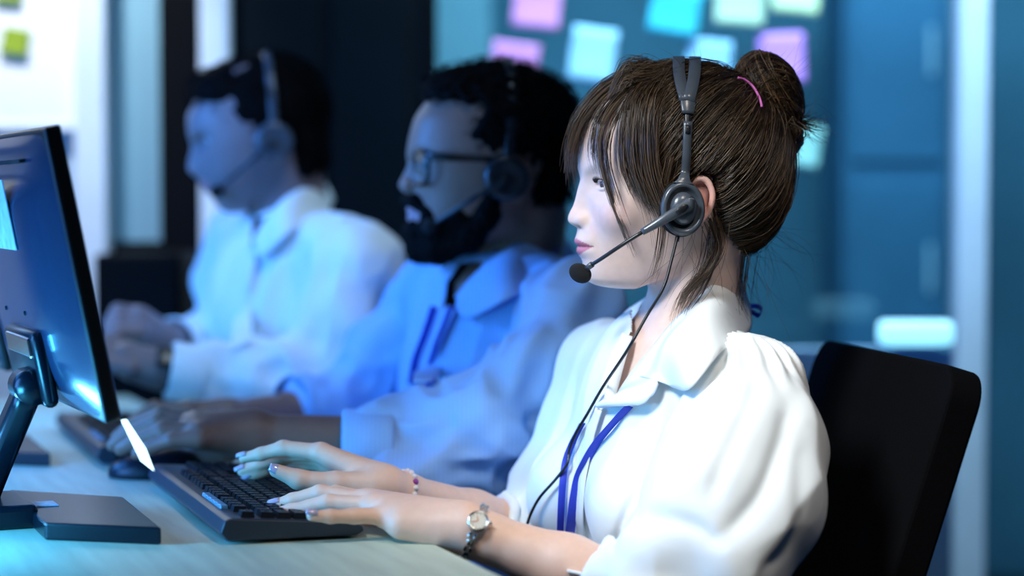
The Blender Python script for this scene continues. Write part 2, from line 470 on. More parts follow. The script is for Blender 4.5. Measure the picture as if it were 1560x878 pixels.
# room behind the glass: columns and a shelf unit seen only as soft tones
M_bluecab = mat('blue cabinet', (0.07, 0.20, 0.34), 0.6, noise=0.25, nscale=3)
M_palecol = mat('pale column', (0.42, 0.60, 0.68), 0.7, noise=0.1)
sbox('trim_6', (wx(664, 5.6), 5.5, 0), (wx(748, 5.6), 5.7, 2.6), M_palecol)
cab = thing('storage_cabinet', 'tall blue storage cabinet dimly seen behind the glass wall near the pale post', 'cabinet', (wx(1390, 5.3), 5.5, 0))
link('body', box_me((-0.17, -0.15, 0), (0.10, 0.2, 1.72), 0.008), M_bluecab, cab)
for k in range(3):
    dr = link('door', box_me((-0.15, -0.165, 0.08 + k * 0.55), (0.08, -0.151, 0.08 + k * 0.55 + 0.5), 0.004), M_bluecab, cab)
    link('handle', box_me((0.045, -0.18, 0.3 + k * 0.55), (0.055, -0.166, 0.42 + k * 0.55), 0.002), M_alu, dr)

# whiteboard and notes
bx1 = wx(122); bz0 = wz(190)
wb = thing('whiteboard', 'bright white board with green notes at the left edge of the photo', 'whiteboard', (bx1 - 0.6, YW - 0.001, bz0))
link('board', box_me((-0.6, -0.02, 0.0), (0.6, 0.0, 1.0), 0.002), M_white, wb)
link('frame', join_me([box_me((-0.61, -0.026, -0.012), (0.61, 0.0, 0.0), 0.002), box_me((-0.61, -0.026, 1.0), (0.61, 0.0, 1.012), 0.002),
                       box_me((-0.612, -0.026, 0), (-0.6, 0.0, 1.0), 0.002)]), M_alu, wb)
def note(px, py, w, h, color, rot, y, label, group, curl=0.006):
    Y = y; c = P(px, py, Y); s = Y / F
    n = 7; G = np.zeros((n, n, 3))
    for i in range(n):
        for j in range(n):
            u, v = j / (n - 1) - .5, i / (n - 1) - .5
            G[i, j] = (u * w * s, -0.0015 - curl * (0.5 - v) ** 2 * 2, v * h * s)
    me = grid_me(G, 0.0005)
    m = mat('note ' + label[:12], color, 0.75, noise=0.06, nscale=30)
    o = link('sticky_note', me, m); o.location = c; o.rotation_euler = (0, math.radians(rot), 0)
    tag(o, label, 'sticky note', group); return o
yg = YW + 0.029
GN = 'sticky notes on the glass wall'
note(818, 9, 72, 72, (0.80, 0.30, 0.62), 5, yg, 'pink sticky note on glass at the top edge, above the bearded man', GN)
note(783, 98, 72, 66, (0.76, 0.28, 0.62), 8, yg, 'pink sticky note on glass partly behind the hair of the bearded man', GN)
note(903, 85, 68, 84, (0.38, 0.72, 0.92), 8, yg, 'pale blue sticky note on glass between the bearded man and the woman', GN)
note(1028, 19, 76, 70, (0.03, 0.50, 0.62), 10, yg, 'turquoise sticky note on glass above the front of the headband', GN)
note(1127, 4, 74, 72, (0.48, 0.68, 0.46), 4, yg, 'pale green sticky note on glass at the top edge, beside the turquoise note', GN)
note(1213, -14, 72, 72, (0.56, 0.74, 0.42), 6, yg, 'yellow green sticky note on glass at the top edge, rightmost along that edge', GN)
note(1080, 94, 66, 66, (0.32, 0.62, 0.86), 5, yg, 'pale blue sticky note on glass peeking out above the hair of the woman', GN)
note(1190, 90, 70, 78, (0.55, 0.24, 0.72), -2, yg, 'violet sticky note on glass behind the hair bun', GN)
note(1215, 222, 70, 66, (0.28, 0.58, 0.52), 10, yg, 'mint green sticky note on glass below the hair bun', GN)
GW = 'green sticky notes on the white board'
note(24, 64, 42, 42, (0.22, 0.32, 0.008), 9, YW - 0.022, 'olive green square sticky note on the white board, whole in view', GW, 0.004)
note(14, -16, 42, 42, (0.22, 0.32, 0.008), 5, YW - 0.022, 'olive green sticky note on the white board cut by the top edge', GW, 0.004)

# dark cabinet under the frosted pane, white partition and a small lit lamp box behind the chair
kb_ = thing('side_cabinet', 'black side cabinet standing below the frosted teal pane', 'cabinet', (wx(226, 3.75), 3.755, 0))
zt = wz(388, 3.6)
link('body', box_me((-0.075, -0.12, 0), (0.075, 0.12, zt), 0.008), M_blackmatte, kb_)
for k in range(2):
    dd = link('drawer', box_me((-0.068, -0.132, 0.5 - k * 0.4), (0.068, -0.121, 0.86 - k * 0.4), 0.004), M_blackmatte, kb_)
    link('handle', box_me((-0.03, -0.142, 0.80 - k * 0.4), (0.03, -0.133, 0.812 - k * 0.4), 0.002), M_blackmatte, dd)
Yp = 3.55
M_part = mat('pale partition', (0.34, 0.52, 0.72), 0.7, noise=0.06, nscale=6)
pt = thing('low_partition', 'low pale blue partition panel standing behind the black office chair', 'partition', (wx(1330, Yp), Yp, 0))
zp = wz(530, Yp)
link('panel', box_me((wx(1180, Yp) - wx(1330, Yp), -0.015, 0.06), (wx(1452, Yp) - wx(1330, Yp), 0.015, zp), 0.004), M_part, pt)
for k in (-1, 1): link('foot', box_me((0.125 * k - 0.02, -0.12, 0), (0.125 * k + 0.02, 0.12, 0.065), 0.005), M_alu, pt)
M_lampon = mat('lit lamp shade', (0.7, 0.9, 1.0), 0.5, emit=(0.30, 0.80, 1.0), estr=1.5, noise=0.02)
lb = thing('light_bar', 'small glowing pale blue light bar on the partition behind the black chair', 'lamp', (wx(1396, Yp), Yp, zp))
link('shade', box_me((-0.062, -0.02, 0.006), (0.062, 0.02, wz(500, Yp) - zp + 0.012), 0.010, 3, True), M_lampon, lb)
link('base', box_me((-0.04, -0.015, 0.0), (0.04, 0.015, 0.006), 0.002), M_alu, lb)

# ------------------------------------------------------------------ desk
A0 = onz(670, 832); A1 = onz(765, 878)
e2 = (A0 - A1); e2[2] = 0; e2 /= np.linalg.norm(e2)           # along the desk edge, away from the camera
f2 = np.array((e2[1], -e2[0], 0))                             # towards the sitters
RZ = math.atan2(-e2[0], e2[1])                                # rotation of the desk frame
def wood_mat():
    m = mat('pale ash laminate', (0.58, 0.64, 0.48), 0.42, noise=0.18, nscale=5, stretch=(14, 1.2, 14), bump=0.08, bscale=60); return m
M_wood = wood_mat()
desk = thing('desk', 'long pale greenish laminate desk running under the keyboards and monitors', 'desk', (A0[0], A0[1], 0), RZ)
link('desktop', box_me((-0.85, -0.75, DESK - 0.028), (0.0, 1.62, DESK), 0.003), M_wood, desk)
for y_ in (-0.7, 0.5, 1.53):
    for x_ in (-0.8, -0.06): link('leg', box_me((x_ - 0.02, y_ - 0.02, 0), (x_ + 0.02, y_ + 0.02, DESK - 0.028), 0.003), M_alu, desk)
for x_ in (-0.8, -0.06): link('rail', box_me((x_ - 0.015, -0.68, DESK - 0.068), (x_ + 0.015, 1.51, DESK - 0.028), 0.002), M_alu, desk)

# ------------------------------------------------------------------ monitor (front) and its copy
M_mon = mat('glossy dark monitor plastic', (0.02, 0.035, 0.075), 0.20, noise=0.08, nscale=40, bump=0.04, bscale=900, coat=0.3)
M_bez = mat('black bezel', (0.003, 0.003, 0.005), 0.4, noise=0.1)
M_stand = mat('satin black stand', (0.004, 0.007, 0.013), 0.26, noise=0.15, nscale=60, stretch=(2, 40, 2), spec=0.35)
M_chrome = mat('polished metal', (0.75, 0.78, 0.82), 0.12, metal=1.0, noise=0.05)
M_label = mat('silver label', (0.45, 0.60, 0.80), 0.4, noise=0.3, nscale=60)
M_slot = mat('vent slot', (0.001, 0.001, 0.002), 0.9, noise=0.1)
M_screen = mat('lit screen', (0.3, 0.6, 1.0), 0.2, emit=(0.16, 0.46, 1.0), estr=1.3, noise=0.02)
c0 = P(187, 641, 1.935)
em = np.array((-0.39, 0.921, 0)); fm = np.array((0.921, 0.39, 0)); tl = math.radians(11.3)
zm = np.array((0, 0, math.cos(tl))) - fm * math.sin(tl); xm = fm * math.cos(tl) + np.array((0, 0, math.sin(tl)))
MW, MH = 0.49, 0.278
MP = Matrix(((xm[0], em[0], zm[0], c0[0]), (xm[1], em[1], zm[1], c0[1]), (xm[2], em[2], zm[2], c0[2]), (0, 0, 0, 1)))
foot = onz(-12, 786); foot[2] = DESK
mon = thing('computer_monitor', 'dark monitor seen from behind, nearest one, at the left edge on a slanted stand', 'monitor', tuple(foot))
def monp(name, me, m, parent=mon, pre=True):
    if pre: me.transform(MP)
    me.transform(Matrix.Translation(-Vector(foot)))
    return link(name, me, m, parent)
monp('bezel', box_me((-0.016, 0, 0), (0.0, MW, MH), 0.003, 2), M_bez)
monp('screen', box_me((0.0005, 0.012, 0.014), (0.0012, MW - 0.012, MH - 0.012)), M_screen)
n = 33; G = np.zeros((n, n, 3))
for i in range(n):
    for j in range(n):
        u = -1 + 2 * j / (n - 1); v = -1 + 2 * i / (n - 1)
        u = math.copysign(abs(u) ** 0.8, u); v = math.copysign(abs(v) ** 0.8, v)
        b = (1 - abs(u) ** 5) * (1 - abs(v) ** 6)
        up = 1 / (1 + math.exp((v - 0.62) * 26))
        G[i, j] = (-0.0155 - b * (0.008 + 0.013 * up * (1 - abs(u) ** 3)), MW / 2 + u * (MW / 2 - 0.003), MH / 2 + v * (MH / 2 - 0.003))
monp('back_housing', grid_me(G), M_mon)
monp('vent_slot', box_me((-0.0265, 0.10, 0.249), (-0.020, 0.33, 0.252)), M_slot)
monp('rating_label', box_me((-0.0375, 0.155, 0.165), (-0.0365, 0.26, 0.235)), M_label)
for yy in (0.19, 0.30):
    monp('screw', xf(lathe_me([(0, 0), (0.0025, 0), (0.002, 0.0015), (0, 0.0015)], 10), Matrix.Translation((-0.0362, yy, 0.10)) @ Matrix.Rotation(-math.pi / 2, 4, 'Y')), M_slot)
hg = monp('hinge_plate', box_me((-0.046, MW / 2 - 0.115, 0.008), (-0.030, MW / 2 + 0.045, 0.085), 0.008, 3, True), M_stand)
ch = box_me((-0.0485, MW / 2 - 0.108, 0.060), (-0.0435, MW / 2 + 0.02, 0.080), 0.002, 2); monp('hinge_cover', ch, M_chrome)
hc = np.array(MP @ Vector((-0.050, MW / 2 - 0.075, 0.030)))
monp('hinge_barrel', tube_me([hc - em * 0.028, hc + em * 0.028], 0.017, 18), M_stand, pre=False)
fb = foot + np.array((0, 0, 0.018))
monp('neck', strip_me(catmull([hc, hc * 0.45 + fb * 0.55 - fm * 0.006, fb - fm * 0.01], 10), np.linspace(0.036, 0.052, 10), 0.022, em), M_stand, pre=False)
tb = [onz(*q, 0.777) for q in ((13, 746), (188, 757), (246, 804), (68, 797))]
monp('stand_base', prism_me([(q[0], q[1]) for q in tb], DESK, 0.777, 0.0025), M_stand, pre=False)
bc = (tb[0] + tb[3]) / 2
Mb = Matrix.Translation((bc[0], bc[1], 0)) @ Matrix.Rotation(RZ + 0.05, 4, 'Z')
monp('base_joint', xf(box_me((-0.075, -0.05, DESK), (0.004, 0.07, DESK + 0.024), 0.006, 3), Mb), M_stand, pre=False)
monp('joint_inlay', xf(box_me((0.0, -0.02, 0.777), (0.03, 0.012, 0.7785), 0.0005), Mb), M_label, pre=False)
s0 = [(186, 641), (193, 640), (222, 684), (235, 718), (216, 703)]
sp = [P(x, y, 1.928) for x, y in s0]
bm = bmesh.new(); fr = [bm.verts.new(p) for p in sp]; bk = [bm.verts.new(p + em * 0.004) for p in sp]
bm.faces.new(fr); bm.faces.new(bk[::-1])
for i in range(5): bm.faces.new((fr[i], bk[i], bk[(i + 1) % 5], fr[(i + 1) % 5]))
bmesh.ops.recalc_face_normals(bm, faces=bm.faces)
M_glow = mat('bright sliver with added glow', (0.8, 1, 1), 0.3, emit=(0.75, 1.0, 0.98), estr=2.6, noise=0.02)  # unexplained bright sliver drawn with added emission; the monitor has no lamp here
o = monp('glow_sliver', bm_mesh(bm, 'strip'), M_glow, pre=False); o['label'] = 'bright white sliver of light, made to glow at the lower corner'
mon2 = mon.copy(); COL.objects.link(mon2); DK = np.array((-0.2325, 0.58, 0.0))
mon2.location = Vector(foot) + Vector(DK)
mon2['label'] = 'second monitor, mostly hidden behind the nearest one, in front of the bearded man'
for c in list(mon.children):
    if c.name.startswith('glow_sliver'): continue
    q = c.copy(); COL.objects.link(q); q.parent = mon2
mon['group'] = mon2['group'] = 'monitors along the desk'

# ------------------------------------------------------------------ keyboard
M_kb = mat('keyboard body plastic', (0.012, 0.022, 0.040), 0.40, noise=0.1, nscale=60, spec=0.6)
M_key = mat('key cap', (0.005, 0.008, 0.014), 0.45, noise=0.1, nscale=200, spec=0.2)
M_legend = mat('key legend print', (0.42, 0.62, 0.72), 0.6, noise=0.05)
M_media = mat('media key', (0.10, 0.24, 0.38), 0.35, noise=0.1)
k0 = onz(340, 832); k1 = onz(228, 741)
ke = (k1 - k0); ke[2] = 0; KL = np.linalg.norm(ke); ke /= KL; kang = math.atan2(-ke[0], ke[1])
KW = 0.138
S = KL / 0.445
kbd = thing('keyboard', 'black full size keyboard under the hands of the woman', 'keyboard', tuple(k0), kang, 'keyboards on the desk')
def kb_profile(bm_=None):
    # cross-section across the keyboard: x to the sitter, z up
    return [(0.004, 0.004), (-0.002, 0.012), (0.002, 0.0235), (0.008, 0.0255), (KW - 0.012, 0.0165), (KW - 0.002, 0.0125), (KW, 0.007), (KW - 0.008, 0.003)]
pr = kb_profile(); bm = bmesh.new()
ends = []
for y_ in (0.0, KL):
    ends.append([bm.verts.new((x, y_, z)) for x, z in pr])
bm.faces.new(ends[0]); bm.faces.new(ends[1][::-1])
for i in range(len(pr)):
    j = (i + 1) % len(pr); bm.faces.new((ends[0][i], ends[1][i], ends[1][j], ends[0][j]))
bmesh.ops.recalc_face_normals(bm, faces=bm.faces)
bmesh.ops.bevel(bm, geom=list(bm.edges), offset=0.0014, segments=2, affect='EDGES', profile=0.5)
link('body', bm_mesh(bm, 'kb'), M_kb, kbd)
slope = (0.0165 - 0.0255) / (KW - 0.020)
def ktop(x): return 0.0255 + slope * (x - 0.008)
glyphs = {}
def glyph(t):
    if t not in glyphs:
        cu = bpy.data.curves.new('glyph', 'FONT'); cu.body = t; cu.size = 0.0052 if len(t) == 1 else 0.0034; cu.resolution_u = 1
        cu.align_x = 'CENTER'; cu.align_y = 'CENTER'
        ob = bpy.data.objects.new('glyph', cu); COL.objects.link(ob)
        dg = bpy.context.evaluated_depsgraph_get(); me = bpy.data.meshes.new_from_object(ob.evaluated_get(dg))
        bpy.data.objects.remove(ob); bpy.data.curves.remove(cu); glyphs[t] = me
    return glyphs[t].copy()
def key_me(w, h, t):
    """key cap centred at the origin; h across (x), w along (y)"""
    bm = bmesh.new(); q = 0.0016; z1 = 0.0058
    lo = [bm.verts.new((sx * h / 2, sy * w / 2, -0.002)) for sx, sy in ((-1, -1), (1, -1), (1, 1), (-1, 1))]
    hi = [bm.verts.new((sx * (h / 2 - q), sy * (w / 2 - q), z1)) for sx, sy in ((-1, -1), (1, -1), (1, 1), (-1, 1))]
    mid = bm.verts.new((0, 0, z1 - 0.0008))
    for i in range(4):
        j = (i + 1) % 4; bm.faces.new((lo[i], lo[j], hi[j], hi[i])); bm.faces.new((hi[i], hi[j], mid))
    me = bm_mesh(bm, 'key')
    if not t: return me
    g = glyph(t); g.transform(Matrix.Translation((-h * 0.12, 0, z1 + 0.00015)) @ Matrix.Rotation(math.pi / 2, 4, 'Z'))
    return join_me([me, g], 'key', [0, 1])
pitch = 0.0188 * S; rowp = 0.0182 * (KW / 0.155); gap = 0.0016
rows = [
    [('Esc', 1), ('', -1), ('F1', 1), ('F2', 1), ('F3', 1), ('F4', 1), ('', -.5), ('F5', 1), ('F6', 1), ('F7', 1), ('F8', 1), ('', -.5), ('F9', 1), ('F10', 1), ('F11', 1), ('F12', 1), ('', -.25), ('Prt', 1), ('Scr', 1), ('Brk', 1)],
    [(c, 1) for c in '`1234567890-='] + [('Bksp', 2), ('', -.25), ('Ins', 1), ('Hm', 1), ('PgU', 1), ('', -.25), ('Num', 1), ('/', 1), ('*', 1), ('-', 1)],
    [('Tab', 1.5)] + [(c, 1) for c in 'QWERTYUIOP[]'] + [('\\', 1.5), ('', -.25), ('Del', 1), ('End', 1), ('PgD', 1), ('', -.25), ('7', 1), ('8', 1), ('9', 1), ('+', 1)],
    [('Caps', 1.75)] + [(c, 1) for c in "ASDFGHJKL;'"] + [('Enter', 2.25), ('', -3.5), ('4', 1), ('5', 1), ('6', 1), ('+', 1)],
    [('Shift', 2.25)] + [(c, 1) for c in 'ZXCVBNM,./'] + [('Shift', 2.75), ('', -1.25), ('^', 1), ('', -1.25), ('1', 1), ('2', 1), ('3', 1), ('Ent', 1)],
    [('Ctrl', 1.25), ('Fn', 1.25), ('Alt', 1.25), ('', 6.25), ('Alt', 1.25), ('Fn', 1.25), ('Mn', 1.25), ('Ctrl', 1.25), ('', -.25), ('<', 1), ('v', 1), ('>', 1), ('', -.25), ('0', 2), ('.', 1), ('Ent', 1)],
]
x0 = 0.029; kt = []
tiltM = Matrix.Rotation(-math.atan(slope), 4, 'Y')
for r_, row in enumerate(rows):
    x = x0 + r_ * rowp + (0.0 if r_ else -0.003); y = 0.010 * S
    for t, w in row:
        if w < 0: y += -w * pitch; continue
        W = w * pitch - gap
        me = key_me(W, rowp - gap, t)
        me.transform(Matrix.Translation((x, y + W / 2, ktop(x))) @ tiltM)
        o = link('key', me, [M_key, M_legend], kbd); kt.append(me)
        y += w * pitch
for k in range(6):       # lit media keys along the far rail
    y = 0.07 * S + k * 0.0165
    me = box_me((-0.004, 0, -0.001), (0.004, 0.0145, 0.0035), 0.001, 1); me.transform(Matrix.Translation((0.0145, y, ktop(0.0145))) @ tiltM)
    link('media_key', me, M_media, kbd)
for y_ in (0.02, KL - 0.03): link('foot', box_me((0.008, y_, 0), (0.02, y_ + 0.012, 0.012), 0.002), M_media, kbd)
for y_ in (0.02, KL - 0.03): link('rubber_foot', box_me((KW - 0.026, y_, 0), (KW - 0.012, y_ + 0.012, 0.006), 0.002), M_slot, kbd)
kb2 = kbd.copy(); COL.objects.link(kb2); k2 = onz(150, 712); kb2.location = k2
kb2['label'] = 'black keyboard with a blue lit edge under the hands of the bearded man'
bm = bmesh.new()
for me in kt: bm.from_mesh(me)
me = bpy.data.meshes.new('keys'); bm.to_mesh(me); bm.free()
o = link('keys', me, [M_key, M_legend], kb2); o['kind'] = 'stuff'
for c in list(kbd.children):
    if c.name.split('.')[0] in ('body', 'media_key', 'foot', 'rubber_foot'):
        q = c.copy(); COL.objects.link(q); q.parent = kb2

# ------------------------------------------------------------------ mouse
M_mouse = mat('mouse plastic', (0.005, 0.009, 0.018), 0.35, noise=0.1, spec=0.3)
mc = onz(240, 727); mouse = thing('computer_mouse', 'black computer mouse behind the far end of the front keyboard', 'mouse', tuple(mc), RZ - 0.30)
v = Vol((-0.06, -0.04, -0.002), (0.06, 0.04, 0.05), 0.0013)
v.ell((0.0, 0, 0.005), (0.058, 0.033, 0.026), k=0); v.ell((0.018, 0, 0.010), (0.035, 0.028, 0.024), k=0.01)
v.fn(lambda x, y, z: -(z - 0.001) + 0 * x + 0 * y, (-.06, -.04, -.01), (.06, .04, .05), 0.002, '-') if False else None
V_, Q_ = v.mesh(2); V_[:, 2] = np.maximum(V_[:, 2], 0.0008)
link('shell', mesh_np('shell', V_, Q_), M_mouse, mouse)
link('scroll_wheel', xf(lathe_me([(0, -.003), (.007, -.003), (.008, 0), (.007, .003), (0, .003)], 16), Matrix.Translation((-0.030, 0, 0.024)) @ Matrix.Rotation(math.pi / 2, 4, 'X')), M_slot, mouse)
link('button_seam', xf(box_me((-0.05, -0.0005, 0.0), (-0.012, 0.0005, 0.0305)), Matrix.Identity(4)), M_slot, mouse)

# ------------------------------------------------------------------ office chairs
M_chair = mat('black chair fabric', (0.002, 0.002, 0.003), 0.9, noise=0.3, nscale=300, bump=0.3, bscale=900, spec=0.1)
M_chairp = mat('black chair plastic', (0.004, 0.004, 0.005), 0.5, noise=0.1, spec=0.25)
def chair(label, near_top, far_top, rec, seat_z, down=0.50):
    a = np.array(near_top); b = np.array(far_top); l = b - a; l[2] = 0; w = np.linalg.norm(l); l /= w
    g = np.array((-l[1], l[0], 0)); g = -g if g[0] > 0 else g        # forward: towards the desk
    up = np.array((0, 0, math.cos(rec))) - g * math.sin(rec); nrm = np.cross(l, up)
    c = (a + b) / 2; c[2] = (a[2] + b[2]) / 2
    sc = c - up * (c[2] - seat_z) / up[2] + g * 0.24; base = (sc[0], sc[1], 0)
    t = thing('office_chair', label, 'chair', base, 0)
    def put_(name, me, m): me.transform(Matrix.Translation(-Vector(base))); return link(name, me, m, t)
    hw = w / 2; r = 0.035; pts = []
    for (cx, cy, a0) in ((hw - r, -r, 0), (-hw + r, -r, 90)):
        for k in range(11):
            q = math.radians(a0 + 9 * k); pts.append((cx + r * math.cos(q), cy + r * math.sin(q) + 0.012 * (1 - (cx / hw) ** 2)))
    for (cx, cy, a0) in ((-hw * .92 + .05, -down + .05, 180), (hw * .92 - .05, -down + .05, 270)):
        for k in range(11):
            q = math.radians(a0 + 9 * k); pts.append((cx + .05 * math.cos(q), cy + .05 * math.sin(q)))
    MB = Matrix(((l[0], up[0], nrm[0], c[0]), (l[1], up[1], nrm[1], c[1]), (l[2], up[2], nrm[2], c[2]), (0, 0, 0, 1)))
    put_('backrest', xf(prism_me(pts, -0.018, 0.018, 0.004), MB), M_chair)
    rim = [(x * 1.0, y, 0.0) for x, y in pts]; rim.append(rim[0]); rim.append(rim[1])
    MS = Matrix(((g[0], l[0], 0, sc[0]), (g[1], l[1], 0, sc[1]), (0, 0, 1, seat_z), (0, 0, 0, 1)))
    put_('seat', xf(box_me((-0.24, -0.24, -0.075), (0.23, 0.24, 0.0), 0.035, 4, True), MS), M_chair)
    put_('back_support', xf(strip_me(catmull([(-0.1, 0, -0.085), (-0.25, 0, -0.08), (-0.305, 0, 0.06), (-0.335, 0, 0.2)], 12), 0.07, 0.018, (0, 1, 0)), MS), M_chairp)
    put_('gas_column', xf(tube_me([(0, 0, -seat_z + 0.08), (0, 0, -0.07)], 0.025, 14), MS), M_chairp)
    for k in range(5):
        q = math.radians(72 * k + 20); x, y = math.cos(q), math.sin(q)
        put_('base_spoke', xf(tube_me([(0, 0, -seat_z + 0.10), (x * .27, y * .27, -seat_z + 0.065)], [0.026, 0.016], 8), MS), M_chairp)
        put_('caster', xf(lathe_me([(0, -.02), (.022, -.02), (.027, 0), (.022, .02), (0, .02)], 14), MS @ Matrix.Translation((x * .27, y * .27, -seat_z + 0.027)) @ Matrix.Rotation(math.pi / 2, 4, 'X')), M_chairp)
    return t
chair('black office chair with a reclined backrest behind the woman in front', P(1482, 562, 2.03), P(1268, 534, 2.44), math.radians(17), 0.37)
# ------------------------------------------------------------------ people: shared materials and tools
M_skin = mat('skin', (0.8, 0.55, 0.45), 0.46, attr='Col', sss=0.12, noise=0.05, nscale=120, bump=0.05, bscale=700, spec=0.4)
M_hair = mat('brown hair', (0.05, 0.03, 0.02), 0.34, attr='Col', noise=0.1, nscale=90, spec=0.5)
M_hairbase = mat('dark hair mass', (0.016, 0.010, 0.007), 0.45, noise=0.5, nscale=40, stretch=(3, 3, 1), bump=0.6, bscale=250)
M_eye = mat('eye', (0.8, 0.8, 0.8), 0.08, attr='Col', spec=0.6, noise=0.02)
M_nail = mat('polished nail', (0.50, 0.42, 0.58), 0.10, spec=0.6, coat=0.6, noise=0.05)
M_trouser = mat('dark navy trousers', (0.008, 0.010, 0.022), 0.85, noise=0.2, nscale=80, bump=0.2, bscale=500)
M_shoe = mat('black shoe', (0.006, 0.006, 0.008), 0.4, noise=0.1)

class Head:
    def __init__(s, px, py, Y, yaw, pitch=0.0):
        s.C = P(px, py, Y); s.Y = Y
        s.R = np.array(Matrix.Rotation(yaw, 3, 'Z') @ Matrix.Rotation(pitch, 3, 'Y'))
    def W(s, p): return s.C + np.asarray(p) @ s.R.T
    def L(s, p): return (np.asarray(p) - s.C) @ s.R
    def px(s, px, py, y=0.0):
        d = ray(px, py); o = s.L(CAM); dl = d @ s.R
        return o + dl * ((y - o[1]) / dl[1])
    def wpx(s, px, py, y=0.0): return s.W(s.px(px, py, y))
    def M(s): return Matrix.Translation(Vector(s.C)) @ Matrix(s.R.tolist()).to_4x4()
    def table(s, lst, y=0.0):
        """[(py, px)] on the mid plane -> sorted (z, -x)"""
        q = np.array([s.px(b, a, y) for a, b in lst]); o = np.argsort(q[:, 2]); return q[o, 2], -q[o, 0]

def poly_sdf(pts, x, z):
    """signed distance to a polygon in the x-z plane, on grids x (nx,1,1), z (1,1,nz)"""
    X, Z = np.broadcast_arrays(x[:, 0, 0][:, None], z[0, 0, :][None, :]); d = np.full(X.shape, 1e9); ins = np.zeros(X.shape, bool)
    n = len(pts)
    for i in range(n):
        a = pts[i]; b = pts[(i + 1) % n]; ba = (b[0] - a[0], b[1] - a[1]); L = ba[0] ** 2 + ba[1] ** 2 + 1e-15
        t = np.clip(((X - a[0]) * ba[0] + (Z - a[1]) * ba[1]) / L, 0, 1)
        d = np.minimum(d, (X - a[0] - t * ba[0]) ** 2 + (Z - a[1] - t * ba[1]) ** 2)
        c = (a[1] > Z) != (b[1] > Z)
        xi = a[0] + (Z - a[1]) / (b[1] - a[1] + 1e-15) * ba[0]
        ins ^= c & (X < xi)
    d = np.sqrt(d); d[ins] *= -1; return d[:, None, :]
def in_poly(poly, x, y):
    ins = np.zeros(len(x), bool); n = len(poly)
    for i in range(n):
        a = poly[i]; b = poly[(i + 1) % n]
        c = (a[1] > y) != (b[1] > y)
        ins ^= c & (x < a[0] + (y - a[1]) / (b[1] - a[1] + 1e-12) * (b[0] - a[0]))
    return ins
def smooth_tab(z, v, zz, w):
    f = np.linspace(zz.min() - 0.02, zz.max() + 0.02, 1400); g = np.interp(f, z, v); k = max(1, int(w / (f[1] - f[0])))
    ker = np.hanning(2 * k + 1); ker /= ker.sum(); gp = np.pad(g, k, mode='edge'); return np.interp(zz, f, np.convolve(gp, ker, 'valid'))

def face_fn(H, base, nose, mouth, wid, sc=1.0, n=2.25, nose_w=(0.0065, 0.0125), mouth_w=0.027):
    """implicit face block: superellipse rings plus profile-driven nose and lips"""
    zb, xb = H.table(base); bo = sorted(base)
    zf = lambda py: H.px(np.interp(py, [q[0] for q in bo], [q[1] for q in bo]), py)[2]
    srt = lambda A: A[np.argsort(A[:, 0])]
    zz_n = srt(np.array([(zf(q[0]), q[1] * H.Y / F) for q in nose])); zz_m = srt(np.array([(zf(q[0]), q[1] * H.Y / F) for q in mouth])); zz_w = srt(np.array([(zf(q[0]), q[1]) for q in wid]))
    def f(x, y, z):
        zl = z[0, 0, :]
        X = smooth_tab(zb, xb, zl, 0.006)[None, None, :]
        Wd = smooth_tab(zz_w[:, 0], zz_w[:, 1], zl, 0.012)[None, None, :]
        N = smooth_tab(zz_n[:, 0], zz_n[:, 1], zl, 0.0018)[None, None, :]
        Mo = smooth_tab(zz_m[:, 0], zz_m[:, 1], zl, 0.0012)[None, None, :]
        zt, zb_ = zz_n[-1, 0], zz_n[0, 0]
        t = np.clip((zt - zl) / (zt - zb_), 0, 1)[None, None, :]
        sg = nose_w[0] + (nose_w[1] - nose_w[0]) * t ** 1.4
        ya = np.abs(y)
        delta = N * np.exp(-(ya / sg) ** 2.0) + Mo * np.clip(1 - (ya / mouth_w) ** 2, 0, 1) ** 0.8
        xs = np.where(x < 0, np.abs(x + delta), x * (X / 0.055))
        xs = np.where((x < 0) & (x + delta > 0), 0, xs)
        rho = ((xs / X) ** n + (ya / Wd) ** n) ** (1 / n)
        return (rho - 1) * Wd
    return f

def eye_parts(H, E, yaw_out, r, parent, iris, name='eye'):
    """eyeball with iris, E = centre in head-local coordinates"""
    bm = bmesh.new(); bmesh.ops.create_uvsphere(bm, u_segments=40, v_segments=40, radius=r)
    me = bm_mesh(bm, 'eye', True); V = np.empty(len(me.vertices) * 3); me.vertices.foreach_get('co', V); V = V.reshape(-1, 3)
    Cc = np.tile((0.62, 0.62, 0.62), (len(V), 1)); a = np.arccos(np.clip(V[:, 2] / r, -1, 1))
    Cc[a < 0.52] = iris; Cc[a < 0.22] = (0.004, 0.004, 0.004); set_col(me, Cc)
    lk = np.array((-math.cos(yaw_out), -math.sin(yaw_out), -0.12)); q = Vector(lk).to_track_quat('Z', 'Y').to_matrix().to_4x4()
    me.transform(H.M() @ Matrix.Translation(Vector(E)) @ q); return put(link(name, me, M_eye), parent)

def finger(v, pts, rs, k=0.004): v.chain(pts, rs, k)
def nail(tip, prev, up, wid, ln, parent, lift=0.0055, m=None):
    t = np.asarray(tip); d = t - np.asarray(prev); d /= np.linalg.norm(d); up = np.asarray(up, float); up = up - d * (up @ d); up /= np.linalg.norm(up)
    sd = np.cross(up, d); c = t + up * lift - d * 0.001
    G = np.zeros((7, 7, 3))
    for i in range(7):
        for j in range(7):
            u, w = -1 + i / 3, -1 + j / 3
            ww = wid * (1 - 0.25 * max(u, 0) ** 2)
            G[i, j] = c + d * (ln / 2 * u + 0.002) + sd * (ww / 2 * w) + up * (0.0012 * (1 - u * u * .5) - 0.0022 * w * w)
    put(link('nail', grid_me(G[:, ::-1], 0.0006), m or M_nail), parent)

